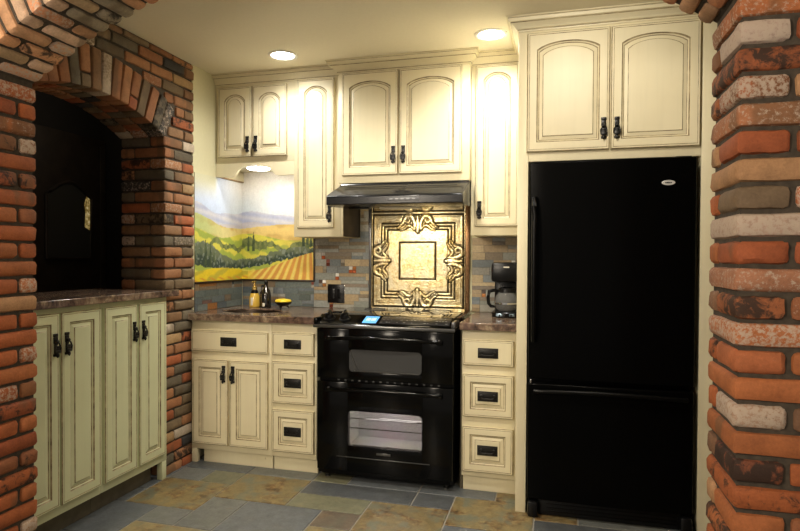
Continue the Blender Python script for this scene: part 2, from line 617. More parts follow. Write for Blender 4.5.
def pick(rnd, pal):
    lime = 0.15 if pal is not BC_W else 0.07
    t = rnd.uniform(0, sum(p[1] for p in pal))
    for col, wgt in pal:
        t -= wgt
        if t <= 0: break
    j = rnd.uniform(0.88, 1.14)
    w = 0.0 if rnd.random() > lime else rnd.uniform(0.25, 0.62)
    bn = 0.0 if rnd.random() > 0.12 else rnd.uniform(0.45, 0.65)
    if w: bn = 0
    return tuple(x * j for x in col), (w, bn, 1.0 if rnd.random() < 0.45 else 0.0)


def brick(mb, rnd, pal, x0, x1, y0, y1, z0, z1, r=0.010, M=None, col=None):
    r *= 1.12
    mb.cur, mb.cur2 = col if col else pick(rnd, pal)
    g = 0.0042 if pal is BC else 0.0050
    mb.box(x0, x1, y0, y1, z0 + g, z1 - g, r, 0, M, wob=0.0018)


def arch_core(mb, x0, x1, y0, y1, cx, cz, R, zs, ztop, half, axis='X', m=1, n=28):
    """mortar core above an arch opening, spanning half-width 'half' about cx. axis X: opening runs along x, wall thick in y"""
    pts = []
    for k in range(n + 1):
        t = -half + 2 * half * k / n
        pts.append((cx + t, cz + math.sqrt(R * R - t * t)))
    for k in range(n):
        a, b_ = pts[k], pts[k + 1]
        poly = [a, b_, (b_[0], ztop), (a[0], ztop)]
        if axis == 'X': mb.prism(poly, y0, y1, 'Y', m)
        else: mb.prism(poly, x0, x1, 'X', m)


# ---- the big brick arch wall the camera looks through
R1 = 2.13
CX1 = (AX0 + AX1) / 2
ZC1 = 0.145
rnd = random.Random(11)
aw = MB()
half = (AX1 - AX0) / 2
e = 0.012
aw.plain(AX1 + e, 1.5, AY0 + e, AY1 - e, 0, CZ, 1)
aw.plain(-3.0, AX0 - e, AY0 + e, AY1 - e, 0, CZ, 1)
arch_core(aw, 0, 0, AY0 + e, AY1 - e, CX1, ZC1, R1 + e, 0, CZ, half + e, 'X')
ncourse = int(CZ / PITCH) + 1
z00 = -0.012
RING = 0.20
OVR = {27: ((0.42, 0.30, 0.25), (0.62, 0, 0)), 26: ((0.30, 0.09, 0.035), (0, 0.62, 0)), 20: ((0.40, 0.27, 0.21), (0.6, 0, 0)), 18: ((0.36, 0.16, 0.09), (0.35, 0, 0)),
       17: ((0.30, 0.10, 0.04), (0, 0.62, 0)), 13: ((0.36, 0.22, 0.15), (0.6, 0.2, 0)), 11: ((0.22, 0.07, 0.035), (0, 0.8, 0)), 24: ((0.40, 0.16, 0.075), (0.35, 0, 1)), 15: ((0.40, 0.125, 0.05), (0.15, 0, 0))}
for i in range(ncourse):
    z0 = z00 + i * PITCH
    z1 = z0 + PITCH
    zm = (z0 + z1) / 2
    if z1 > CZ + 0.001: z1 = CZ
    if z1 - z0 < 0.03: continue
    # clip against outer ring
    ins = 0
    if zm > ZC1 + math.sqrt(R1 ** 2 - half ** 2) - 0.01:
        dd = (R1 + RING) ** 2 - (zm - ZC1) ** 2
        ins = math.sqrt(dd) if dd > 0 else 0
        ins = min(ins, (zm - ZC1) * half / math.sqrt(R1 ** 2 - half ** 2) + 0.008) if ins else 0
    for side in (1, -1):
        if ins == 0 and zm <= ZC1 + math.sqrt(R1 ** 2 - half ** 2):
            start = half
            jambf = True
        elif ins > 0:
            start = ins
            jambf = False
        else:
            start = 0.0
            jambf = False
        def X(a): return CX1 + side * a
        pos = start
        end = half + (1.0 if side > 0 else 0.95)
        first = True
        odd = i % 2 == 1
        while pos < end - 0.03:
            if first and jambf:
                if odd:
                    ln = 0.115 + rnd.uniform(-.004, .004)
                    cc = OVR.get(i) if (side > 0 and i in OVR) else pick(rnd, BC)
                    # corner brick: header seen from the front, stretcher on the jamb
                    brick(aw, rnd, BC, X(pos), X(pos + ln), AY0, AY1 - 0.085, z0, z1, 0.0135, col=cc)
                    brick(aw, rnd, BC, X(pos), X(pos + ln), AY1 - 0.076, AY1, z0, z1, 0.013)
                else:
                    ln = 0.215 + rnd.uniform(-.006, .006)
                    brick(aw, rnd, BC, X(pos), X(pos + ln), AY0, AY1, z0, z1, 0.0135, col=OVR.get(i) if side > 0 else None)
            else:
                ln = (0.20 if not first else (0.1 if odd else 0.2)) + rnd.uniform(-.008, .008)
                ln = min(ln, end - pos)
                brick(aw, rnd, BC, X(pos), X(pos + ln), AY0 + rnd.uniform(0, .004), AY0 + 0.1, z0, z1, 0.012)
                brick(aw, rnd, BC, X(pos), X(pos + ln), AY1 - 0.1, AY1 - rnd.uniform(0, .004), z0, z1, 0.009)
            pos += ln + 0.010
            first = False
# voussoirs
th = math.asin(half / R1)
nv = int(2 * th * (R1 + 0.02) / 0.0565)
for k in range(nv):
    a = -th + (k + 0.5) * 2 * th / nv
    M = Matrix.Translation((CX1, 0, ZC1)) @ Matrix.Rotation(a, 4, 'Y')
    hw = R1 * th / nv - 0.0042
    rj = R1 + rnd.uniform(-0.004, 0.003)
    ys = [(AY0, AY0 + 0.158), (AY0 + 0.168, AY1)] if k % 2 else [(AY0, AY0 + 0.078), (AY0 + 0.088, AY1)]
    for (ya, yb) in ys:
        aw.cur, aw.cur2 = pick(rnd, BC_S)
        aw.box(-hw, hw, ya, yb, rj, rj + RING - 0.005, 0.016, 0, M, wob=0.0014)
struct(aw.build('wall_front', [M_BRICK, M_MORTAR]))

# ---- brick left wall with the pass-through
R2, CY2 = 1.065, 2.39
HW2 = 0.51
ZC2 = 1.932 - math.sqrt(R2 ** 2 - HW2 ** 2)
RING2 = 0.205
YE = 3.180
lw = MB()
IX = BRX - 0.30
lw.plain(IX + e, BRX - e, CY2 + HW2 + e, YE - e, 0, CZ, 1)
lw.plain(IX + e, BRX - e, AY1, CY2 - HW2 - e, 0, CZ, 1)
arch_core(lw, IX + e, BRX - e, 0, 0, CY2, ZC2, R2 + e, 0, CZ, HW2 + e, 'Y')
rnd = random.Random(29)
P2 = 0.0632
for i in range(int(CZ / P2) + 1):
    z0 = z00 + i * P2
    z1 = min(z0 + P2, CZ)
    if z1 - z0 < 0.03: continue
    zm = (z0 + z1) / 2
    zspring = 1.932
    odd = i % 2
    if zm < zspring:
        # right jamb
        y0 = CY2 + HW2
        if odd:
            cuts = [y0, y0 + 0.088, YE]
        else:
            cuts = [y0, y0 + 0.163, YE]
        for q in range(2):
            a, b_ = cuts[q] + (0.004 if q else 0), cuts[q + 1] - (0.004 if q == 0 else 0)
            xin = BRX - 0.1
            if q == 0 and not odd: xin = BRX - 0.10
            if q == 0 and odd: xin = BRX - 0.205
            brick(lw, rnd, BC_W, xin, BRX + rnd.uniform(-.003, .003), a, b_, z0, z1, 0.009)
        # jamb bricks running into the wall
        xs = BRX - (0.213 if odd else 0.108)
        while xs > IX + 0.03:
            xe = max(IX, xs - 0.2)
            if xs - xe > 0.03:
                brick(lw, rnd, BC_W, xe, xs, y0 + rnd.uniform(0, .003), y0 + 0.09, z0, z1, 0.009)
            xs -= 0.209
        # left jamb (mostly behind the arch wall)
        y0 = CY2 - HW2
        brick(lw, rnd, BC_W, BRX - 0.2, BRX, AY1 + 0.002, y0, z0, z1, 0.008)
        brick(lw, rnd, BC_W, IX, BRX - 0.21, AY1 - 0.06, y0, z0, z1, 0.008)
    else:
        dd = (R2 + RING2) ** 2 - (z0 + PITCH * 0.35 - ZC2) ** 2
        ins = math.sqrt(dd) if dd > 0 else 0
        if ins: ins = min(ins, (zm - ZC2) * HW2 / (1.932 - ZC2) + 0.006)
        pos = YE
        first = True
        # from the right end leftwards down to the ring, then the far side
        segs = [(CY2 + ins, YE), (AY1, CY2 - ins)] if ins > 0 else [(AY1, YE)]
        for (sa, sb) in segs:
            pos = sb
            first = True
            while pos > sa + 0.02:
                ln = (0.092 if (odd and first) else 0.2) + rnd.uniform(-.008, .008)
                if pos - ln < sa + 0.045: ln = pos - sa
                a = max(sa, pos - ln)
                xo = BRX + rnd.uniform(-.003, .003)
                brick(lw, rnd, BC_W, xo - 0.1, xo, a + 0.004, pos - 0.004, z0, z1, 0.009)
                pos -= ln
                first = False
th2 = math.asin(HW2 / R2)
nv2 = int(2 * th2 * (R2 + 0.06) / 0.063)
for k in range(nv2):
    a = -th2 + (k + 0.5) * 2 * th2 / nv2
    # rotate about x so that local +z points along the radius; y = R sin a
    M = Matrix.Translation((0, CY2, ZC2)) @ Matrix.Rotation(-a, 4, 'X')
    hw = R2 * th2 / nv2 - 0.0015
    split = (k % 5 == 2)
    for (xa, xb) in ((BRX - 0.1, BRX + rnd.uniform(-0.001, 0.005)), (BRX - 0.2, BRX - 0.11), (IX, BRX - 0.21)):
        lw.cur, lw.cur2 = pick(rnd, BC_W)
        if split:
            lw.box(xa, xb, -hw, hw, R2, R2 + 0.062, 0.009, 0, M, wob=0.001)
            lw.cur, lw.cur2 = pick(rnd, BC_W)
            lw.box(xa, xb, -hw - .001, hw + .001, R2 + 0.07, R2 + RING2, 0.009, 0, M, wob=0.001)
        else:
            lw.box(xa, xb, -hw, hw, R2 + rnd.uniform(-.003, .003), R2 + RING2 - 0.003, 0.009, 0, M, wob=0.001)
struct(lw.build('wall_left', [M_BRICK, M_MORTAR]))

# dark room beyond the pass-through
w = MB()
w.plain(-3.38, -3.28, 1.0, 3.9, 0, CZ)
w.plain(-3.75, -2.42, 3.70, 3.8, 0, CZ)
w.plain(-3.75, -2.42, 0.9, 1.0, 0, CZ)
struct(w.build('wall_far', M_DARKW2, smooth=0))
dr = MB()
dr.box(-3.279, -3.235, 2.93, 3.66, 0, 2.1, 0.003)
for (a, b_) in ((2.95, 3.00), (3.60, 3.65)):
    dr.box(-3.234, -3.222, a, b_, 0.1, 2.05, 0.003)
door = struct(dr.build('door_1', M_DARKWOOD_SHADE))
pn = MB()
poly = [(3.13, 1.24), (3.51, 1.24)]
for k in range(13):
    t = k / 12
    poly.append((3.51 - 0.38 * t, 1.66 + 0.10 * math.sin(PI * t)))
pn.prism(poly, -3.2345, -3.229, 'X')
pn.build('window_pane', simple('dark_door_glass', (0.05, 0.048, 0.042), 0.25), door)
rn = MB()
rn.tube([(-3.227, p[0], p[1]) for p in poly] + [(-3.227, poly[0][0], poly[0][1])], 0.012, 8)
rn.build('pane_frame', M_DARKWOOD_SHADE, door)
m, nt, b = newmat('amber_painted_reflection')  # self-glowing amber that imitates a reflection in the door pane
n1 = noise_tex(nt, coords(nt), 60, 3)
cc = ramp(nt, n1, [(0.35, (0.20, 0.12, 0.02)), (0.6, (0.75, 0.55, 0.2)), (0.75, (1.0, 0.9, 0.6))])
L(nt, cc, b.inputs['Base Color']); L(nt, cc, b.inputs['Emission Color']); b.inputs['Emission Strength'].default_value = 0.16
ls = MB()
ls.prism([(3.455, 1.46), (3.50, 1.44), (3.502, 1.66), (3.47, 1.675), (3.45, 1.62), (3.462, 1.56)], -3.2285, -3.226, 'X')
ls.build('pane_reflection', m, door)

light('far_room_fill', 'POINT', (-2.75, 3.0, 2.2), 0.5, WARM, None, 0.08)  # faint unseen fill, added to lift the door pane and jamb

# ------------------------------------------------------------------ cabinetry builders
def strip(mb, A, B, m):
    n = len(A)
    for k in range(n):
        k2 = (k + 1) % n
        mb.face([A[k], A[k2], B[k2], B[k]], m)


def panel_mesh(w, h, arch=0.0, stile=0.045, top=None, t=0.020, raised=True, na=14, plate=False):
    """raised panel door/drawer front. local: x 0..w, z 0..h, front faces -y at y=0 (back y=+t)"""
    mb = MB()
    top = stile if top is None else top

    def loop(ins, y, inner=False):
        x0, x1, z0 = ins, w - ins, ins
        it = ins - stile + top if inner else ins
        zt = h - it
        pts = [(x0, z0), (x1, z0)]
        for k in range(na + 1):
            u = k / na
            x = x1 + (x0 - x1) * u
            if inner and arch > 0:
                s = 2 * u - 1
                rr = (1 + arch_k ** 2) / (2 * arch_k)
                z = zt - arch * (1 - (math.sqrt(rr * rr - s * s) - (rr - arch_k)) / arch_k)
            else:
                z = zt
            pts.append((x, z))
        idx = []
        for (x, z) in pts:
            mb.v.append((x, y, z))
            idx.append(len(mb.v) - 1)
        return idx
    arch_k = 0.62
    L0 = loop(0, t)
    mb.face(L0[::-1], 0)
    L1 = loop(0, 0.004)
    strip(mb, L0, L1, 0)
    L2 = loop(0.0035, 0.0005)
    strip(mb, L1, L2, 1)
    e0 = 0.009
    L3 = loop(e0, 0.0)
    strip(mb, L2, L3, 0)
    L3b = loop(e0 + 0.0028, 0.0012)
    strip(mb, L3, L3b, 1)
    L3c = loop(e0 + 0.0045, 0.0)
    strip(mb, L3b, L3c, 0)
    if not raised:
        mb.face(L3c, 0)
        return mb
    s = stile
    L5 = loop(s, 0.0, True)
    strip(mb, L3c, L5, 0)
    L6 = loop(s + 0.0048, 0.005, True)
    strip(mb, L5, L6, 1)
    L7 = loop(s + 0.009, 0.0075, True)
    strip(mb, L6, L7, 0)
    L8 = loop(s + 0.0125, 0.0095, True)
    strip(mb, L7, L8, 1)
    bw = 0.016 if w > 0.2 else 0.013
    L9 = loop(s + 0.0115 + bw, 0.0045, True)
    strip(mb, L8, L9, 0)
    L10 = loop(s + 0.0115 + bw + 0.003, 0.0015, True)
    strip(mb, L9, L10, 1)
    L11 = loop(s + 0.0115 + bw + 0.006, 0.001, True)
    strip(mb, L10, L11, 0)
    mb.face(L11, 0)
    return mb


def drop_pull_mesh():
    """wrought iron drop pull, about 0.1 tall, centred, sticks out to -y"""
    mb = MB()
    mb.box(-0.007, 0.007, -0.004, 0.0, -0.050, 0.050, 0.002)
    mb.box(-0.012, 0.012, -0.006, 0.0, 0.036, 0.050, 0.002)
    mb.box(-0.012, 0.012, -0.006, 0.0, -0.050, -0.038, 0.002)
    mb.box(-0.011, 0.011, -0.006, 0.0, 0.006, 0.036, 0.003)
    mb.lathe([(0.008, 0.0), (0.008, -0.013), (0.004, -0.017)], (0, -0.002, 0.016), 10, axis='Y')
    # pendant: flat flared drop hanging in front of the plate
    mb.box(-0.015, 0.015, -0.018, -0.011, -0.014, -0.003, 0.003)
    mb.box(-0.013, 0.013, -0.020, -0.011, -0.036, -0.022, 0.003)
    mb.box(-0.010, 0.010, -0.016, -0.008, -0.036, -0.003, 0.003)
    mb.tube([(-0.012, -0.015, -0.030), (-0.014, -0.016, -0.012), (-0.007, -0.016, 0.006), (0, -0.016, 0.012), (0.007, -0.016, 0.006), (0.014, -0.016, -0.012), (0.012, -0.015, -0.030)], 0.0036, 8)
    mb.lathe([(0.001, -0.056), (0.006, -0.050), (0.007, -0.043), (0.004, -0.036)], (0, -0.014, 0), 10)
    return mb


def bail_pull_mesh():
    """rectangular iron plate with a small swinging bail"""
    mb = MB()
    mb.box(-0.054, 0.054, -0.004, 0.0, -0.027, 0.027, 0.0025)
    mb.box(-0.046, 0.046, -0.0055, -0.003, -0.020, 0.020, 0.0015)
    for s in (-1, 1):
        mb.lathe([(0.007, 0.0), (0.007, -0.010), (0.003, -0.013)], (s * 0.034, -0.004, 0.004), 10, axis='Y')
        mb.lathe([(0.003, 0.0), (0.003, -0.004), (0.001, -0.005)], (s * 0.046, -0.003, -0.015), 6, axis='Y')
    pts = [(-0.034, -0.013, 0.006), (-0.032, -0.016, -0.006), (-0.02, -0.018, -0.011), (0, -0.018, -0.009), (0.02, -0.018, -0.011), (0.032, -0.016, -0.006), (0.034, -0.013, 0.004)]
    mb.tube(pts, 0.003, 8)
    return mb


PULL = drop_pull_mesh()
BAIL = bail_pull_mesh()
_cache = {}


def add_shared(key, mbf, name, mats, parent, loc):
    if key not in _cache:
        o = mbf().build(name, mats, parent, loc)
        _cache[key] = o.data
        return o
    o = bpy.data.objects.new(name, _cache[key])
    COL.objects.link(o)
    o.location = loc
    o.parent = parent
    return o


def cab_door(root, x0, x1, z0, z1, yf, arch=0.0, handle=None, hz=None, top=None, stile=0.045, paint_=None):
    """yf = local y of the cabinet front; door stands 20 mm proud of it"""
    mb = panel_mesh(x1 - x0, z1 - z0, arch, stile, top)
    d = mb.build('door', [paint_ or M_CREAM, M_GLAZE], root, (x0, yf - 0.0205, z0), smooth=0)
    if handle:
        hx = (x1 - x0) - 0.026 if handle == 'R' else 0.026
        add_shared('pull', drop_pull_mesh, 'handle', [M_IRON], d, (hx, 0.0, hz - z0))
    return d


def cab_drawer(root, x0, x1, z0, z1, yf, raised=True):
    mb = panel_mesh(x1 - x0, z1 - z0, 0.0, 0.040, None, raised=raised)
    d = mb.build('drawer', [M_CREAM, M_GLAZE], root, (x0, yf - 0.0205, z0), smooth=0)
    add_shared('bail', bail_pull_mesh, 'handle', [M_IRON], d, ((x1 - x0) / 2, 0.0005 if raised else 0.0, (z1 - z0) / 2))
    return d


def crown(root, x0, x1, yf, yb, zb, zt, left=True, right=True, out=0.055, fw=1.0):
    prof = [(0.0, zb, 0), (0.005, zb + 0.001, 0), (0.006, zb + 0.007, 0), (0.007, zb + 0.010, 1), (0.013, zb + 0.012, 0), (0.018, zb + 0.020, 0), (0.027, zb + 0.029, 0), (0.036, zt - 0.027, 0), (0.038, zt - 0.024, 1), (0.046, zt - 0.022, 0), (0.050, zt - 0.008, 0), (0.051, zt - 0.006, 1), (out, zt - 0.004, 0), (out, zt, 0), (0, zt, 0)]
    mb = MB()
    loops = []
    for (o, z, m_) in prof:
        ol = o if left else 0
        orr = o if right else 0
        idx = []
        for p in ((x0 - ol, yb), (x0 - ol, yf - o * fw), (x1 + orr, yf - o * fw), (x1 + orr, yb)):
            mb.v.append((p[0], p[1], z))
            idx.append(len(mb.v) - 1)
        loops.append(idx)
    for i in range(len(prof) - 1):
        A, B_ = loops[i], loops[i + 1]
        for k in range(3):
            mb.face([A[k], A[k + 1], B_[k + 1], B_[k]], prof[i + 1][2])
    mb.face(loops[0][::-1], 0)
    return mb.build('crown_moulding', [M_CREAM, M_GLAZE], root, smooth=0)


# ------------------------------------------------------------------ wall cabinets (local = world x/y, empties at the cabinet's bottom back)
UF = D - 0.33
g_ = D - 0.002

# upper left cabinet with arched valance
root = thing('wall_cabinet', 'short cream two-door wall cabinet in the left corner, with a curved valance above the mural', 'cabinet', (0, 0, 0))
def W(x): return x
mb = MB()
X0, X1 = XL + 0.002, -1.607
mb.box(X0, X1, UF, g_, 1.863, 2.375, 0.002)
mb.box(X0 + .001, X1 - .001, UF + 0.02, g_ - .001, 1.848, 1.862, 0.001)
mb.build('body', [M_CREAM], root, smooth=30)
# valance, arch cut in the bottom
XM = (X0 + X1) / 2
val = [(X0, 1.862), (X0, 1.776)] + [(XM + q, z) for q, z in ((-0.165, 1.776), (-0.150, 1.779), (-0.135, 1.790), (-0.120, 1.810), (-0.105, 1.826), (-0.085, 1.835), (-0.05, 1.839), (0.05, 1.839), (0.085, 1.835), (0.105, 1.826), (0.120, 1.810), (0.135, 1.790), (0.150, 1.779), (0.165, 1.776))] + [(X1, 1.776), (X1, 1.862)]
mb = MB()
mb.prism(val, UF - 0.001, UF + 0.019, 'Y', 0)
mb.build('valance', [M_CREAM], root, smooth=0)
mb = MB()
mb.box(X0, X0 + 0.016, UF + 0.021, g_, 1.776, 1.784, 0.001)
mb.build('edge_band', [simple('raw_wood_edge', (0.35, 0.22, 0.10), 0.6, noise_amt=0.2)], root)
mb = MB(); mb.box(X0, X0 + 0.016, UF + 0.021, g_, 1.7845, 1.847, 0.001)
mb.build('side_skirt', [M_CREAM], root)
cab_door(root, -2.135, -1.896, 1.897, 2.347, UF, 0.040, 'R', 1.978, top=0.048)
cab_door(root, -1.889, -1.650, 1.897, 2.347, UF, 0.040, 'L', 1.978, top=0.048)
crown(root, X0, X1, UF, g_, 2.362, CZ - 0.001, False, False)

# tall left wall cabinet
root = thing('wall_cabinet', 'tall narrow cream wall cabinet between the mural and the range hood', 'cabinet')
mb = MB()
mb.box(-1.605, -1.294, UF - 0.004, g_, 1.384, 2.375, 0.002)
mb.build('body', [M_CREAM], root, smooth=30)
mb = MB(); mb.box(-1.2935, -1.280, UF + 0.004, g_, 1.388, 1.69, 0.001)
sp_ = mb.build('side_panel', [M_DARKWOOD_SHADE], root)  # unlit cabinet side, its shade put into a dark colour
sp_['label'] = 'side panel under the hood, coloured dark in place of shade'
mb = MB(); mb.box(-1.2935, -1.278, UF - 0.004, UF + 0.0035, 1.384, 1.70, 0.001)
mb.build('face_frame', [M_CREAM], root)
cab_door(root, -1.577, -1.332, 1.438, 2.358, UF - 0.004, 0.04, 'R', 1.525, top=0.042)
crown(root, -1.605, -1.294, UF - 0.004, g_, 2.362, CZ - 0.001, False, False)

# cabinet above the hood
HF = D - 0.38
root = thing('wall_cabinet', 'cream two-door cabinet standing proud above the black range hood', 'cabinet')
mb = MB(); mb.box(-1.292, -0.492, HF, g_, 1.705, 2.375, 0.002)
mb.build('body', [M_CREAM], root, smooth=30)
cab_door(root, -1.262, -0.914, 1.749, 2.363, HF, 0.036, 'R', 1.865, top=0.056)
cab_door(root, -0.905, -0.535, 1.749, 2.363, HF, 0.036, 'L', 1.865, top=0.056)
crown(root, -1.292, -0.492, HF, g_, 2.366, CZ - 0.001, True, True, 0.056, 1.5)

# tall right wall cabinet
root = thing('wall_cabinet', 'tall narrow cream wall cabinet between the range hood and the refrigerator', 'cabinet')
mb = MB(); mb.box(-0.489, -0.198, UF - 0.004, g_, 1.388, 2.375, 0.002)
mb.build('body', [M_CREAM], root, smooth=30)
cab_door(root, -0.463, -0.218, 1.440, 2.360, UF - 0.004, 0.04, 'L', 1.535, top=0.042)
crown(root, -0.489, -0.198, UF - 0.004, g_, 2.362, CZ - 0.001, False, False)

# refrigerator surround
PF = D - 0.789
root = thing('refrigerator_cabinet', 'cream floor-to-ceiling cabinet surround with two arched doors over the black refrigerator', 'cabinet')
mb = MB(); mb.box(-0.1935, -0.143, PF, g_, 0, 2.375, 0.002)
mb.build('side_panel', [M_CREAM], root, smooth=30)
mb = MB(); mb.box(0.630, 0.700, PF, g_, 0, 2.375, 0.002)
mb.build('side_panel', [M_CREAM], root, smooth=30)
mb = MB(); mb.box(-0.1425, 0.6295, PF, g_, 1.732, 2.375, 0.002)
mb.build('body', [M_CREAM], root, smooth=30)
cab_door(root, -0.150, 0.230, 1.776, 2.350, PF, 0.036, 'R', 1.875, top=0.046)
cab_door(root, 0.237, 0.620, 1.776, 2.350, PF, 0.036, 'L', 1.875, top=0.046)
crown(root, -0.1935, 0.700, PF, g_, 2.366, CZ - 0.001, True, False, 0.058)

# ------------------------------------------------------------------ base cabinets
BF = D - 0.60
CT = 0.914


def base_body(root, x0, x1, kick=True, leg=None):
    mb = MB()
    if leg is None: mb.box(x0, x1, BF, g_, 0.085, 0.872, 0.002)
    else:
        mb.box(x0, x1, BF, BF + 0.02, 0.085, 0.872, 0.002)
        for q in ((x0, x0 + .016), (x1 - .016, x1)): mb.box(q[0], q[1], BF + .021, g_, 0.085, 0.872, 0.001)
        mb.box(x0 + .017, x1 - .017, BF + .021, g_, 0.085, 0.10, 0.001)
    mb.build('body', [M_CREAM], root, smooth=30)
    mb = MB(); mb.box(x0 + (0.005 if leg is None else 0.07), x1 - 0.002, BF + 0.025, BF + 0.045, 0.0, 0.0845, 0.001)
    k = mb.build('toe_kick', [M_CREAM], root)
    if leg is not None:
        mb = MB(); mb.box(x0 + 0.001, x0 + leg, BF + 0.001, BF + 0.030, 0.0, 0.0845, 0.002)
        mb.build('leg', [M_CREAM], root)
        mb = MB(); mb.box(x0 + leg + 0.001, x0 + 0.069, BF + 0.08, BF + 0.09, 0.0, 0.0845, 0.001)
        mb.build('toe_recess', [M_TOEK], root)


root = thing('base_cabinet', 'cream base cabinet with one long drawer over two doors, beside the brick wall', 'cabinet')
base_body(root, XL + 0.004, -1.622, True, 0.036)
cab_drawer(root, -2.150, -1.637, 0.686, 0.812, BF, False)
cab_door(root, -2.143, -1.900, 0.122, 0.636, BF, 0.0, 'R', 0.555)
cab_door(root, -1.890, -1.637, 0.122, 0.636, BF, 0.0, 'L', 0.555)
root = thing('base_cabinet', 'cream three-drawer base cabinet left of the black range', 'cabinet')
base_body(root, -1.621, -1.336)
cab_drawer(root, -1.609, -1.346, 0.686, 0.818, BF, False)
cab_drawer(root, -1.609, -1.346, 0.404, 0.648, BF)
cab_drawer(root, -1.609, -1.346, 0.120, 0.366, BF)
root = thing('base_cabinet', 'cream three-drawer base cabinet between the black range and the refrigerator', 'cabinet')
base_body(root, -0.492, -0.196)
mb = MB(); mb.box(-0.506, -0.4925, BF + 0.03, g_, 0.0, 0.872, 0.001)
mb.build('filler_strip', [M_TOEK], root)
cab_drawer(root, -0.486, -0.217, 0.686, 0.822, BF, False)
cab_drawer(root, -0.486, -0.217, 0.410, 0.638, BF)
cab_drawer(root, -0.486, -0.217, 0.114, 0.356, BF)

# countertops
def slab(name, poly, z0, z1, label, hole=None):
    import bmesh
    mb = MB()
    mb.prism(poly, z0, z1, 'Z', 0)
    o = mb.build(name, [M_GRAN], None, smooth=30)
    tag(o, label, 'countertop')
    bv = o.modifiers.new('bevel', 'BEVEL'); bv.width = 0.004; bv.segments = 2; bv.limit_method = 'ANGLE'
    return o


# left top with an oval sink cut-out: ring of quads
def top_with_hole():
    mb = MB()
    x0, x1, y0, y1 = XL - 0.018, -1.336, BF - 0.04, g_
    xi = XL + 0.003
    cx, cy, a, b_ = -1.87, 3.375, 0.20, 0.135
    n = 64
    outer = []
    for k in range(n):
        t = 2 * PI * k / n
        dx, dy = math.cos(t), math.sin(t)
        s = min((x1 - cx) / dx if dx > 1e-9 else ((xi - cx) / dx if dx < -1e-9 else 1e9), (y1 - cy) / dy if dy > 1e-9 else ((y0 - cy) / dy if dy < -1e-9 else 1e9))
        outer.append((cx + dx * s, cy + dy * s))
    # snap the nearest points to the corners
    for cnr in ((xi, y0), (x1, y0), (x1, y1), (xi, y1)):
        j = min(range(n), key=lambda q: (outer[q][0] - cnr[0]) ** 2 + (outer[q][1] - cnr[1]) ** 2)
        outer[j] = cnr
    inner = [(cx + a * math.cos(2 * PI * k / n), cy + b_ * math.sin(2 * PI * k / n)) for k in range(n)]
    B0 = len(mb.v)
    zt, zb = CT, 0.874
    for ring, z in ((outer, zb), (outer, zt - .004), ([(cx + (p[0] - cx) * .994, cy + (p[1] - cy) * .99) for p in outer], zt), (inner, zt), (inner, zb)):
        for p in ring: mb.v.append((p[0], p[1], z))
    for r_ in range(5):
        r2 = (r_ + 1) % 5
        for k in range(n):
            k2 = (k + 1) % n
            mb.face([B0 + r_ * n + k, B0 + r_ * n + k2, B0 + r2 * n + k2, B0 + r2 * n + k], 0)
    mb.box(x0, xi + 0.02, y0 + .001, YE - 0.066, zb + .001, zt - .001, 0.004)
    return mb


ct = top_with_hole().build('countertop', [M_GRAN], None, smooth=30)
tag(ct, 'brown granite countertop with a sink cut-out, left of the range under the mural', 'countertop')
slab('countertop', [(-0.502, BF - 0.04), (-0.196, BF - 0.04), (-0.196, g_), (-0.502, g_)], 0.874, CT, 'short brown granite countertop under the coffee maker, right of the range')

sk = MB()
prof = [(0.200, -0.001), (0.196, -0.02), (0.185, -0.09), (0.15, -0.13), (0.03, -0.135), (0.028, -0.130), (0.148, -0.124), (0.18, -0.086), (0.190, -0.02), (0.192, -0.001)]
sk.lathe([(r * 0.985, z) for r, z in prof], (-1.87, 3.375, CT - 0.006), 40, cap=False, sy=0.675)
sk.lathe([(0.028, -0.133), (0.028, -0.128), (0.005, -0.127)], (-1.87, 3.375, CT - 0.006), 20)
tag(sk.build('sink', [M_SINK]), 'dark oval bronze sink set in the left granite countertop', 'sink')

# ------------------------------------------------------------------ peninsula under the pass-through (front faces +x)
XP = -2.135
def pen_cab(y0, y1, doors, label, leg=False):
    root = thing('base_cabinet', label, 'cabinet', (XP, y0, 0), PI / 2)
    w = y1 - y0
    mb = MB(); mb.box(0, w, 0, 0.40, 0.105, 1.031, 0.002)
    mb.build('body', [M_CREAM_GREEN], root, smooth=30)
    mb = MB(); mb.box(0, w - (0.06 if leg else 0), 0.06, 0.075, 0, 0.1045, 0.001)
    mb.build('toe_kick', [M_TOEK], root)
    if leg:
        mb = MB(); mb.box(w - 0.038, w - 0.001, 0.001, 0.036, 0, 0.1045, 0.002)
        mb.build('leg', [M_CREAM_GREEN], root)
    for (a, b_, s) in doors:
        cab_door(root, a - y0, b_ - y0, 0.150, 1.008, 0.0, 0, s, 0.870, paint_=M_CREAM_GREEN)
    return root


pen_cab(1.884, 2.378, [(1.890, 2.120, 'R'), (2.130, 2.365, 'L')], 'greenish-cream two-door cabinet under the bar top, partly hidden by the left brick pier')
pen_cab(2.380, 2.880, [(2.390, 2.618, 'R'), (2.634, 2.850, 'L')], 'tall greenish-cream two-door cabinet under the right end of the bar top, with a corner foot', True)
slab('bar_countertop', [(-2.098, AY1 + 0.003), (-2.098, 2.945), (BRX + 0.008, 2.945), (BRX + 0.008, CY2 + HW2 - 0.004), (-2.62, CY2 + HW2 - 0.004), (-2.62, CY2 - HW2 + 0.004), (BRX + 0.008, CY2 - HW2 + 0.004), (BRX + 0.008, AY1 + 0.003)], 1.0325, 1.068, 'dark polished granite bar top on the sill of the brick pass-through')

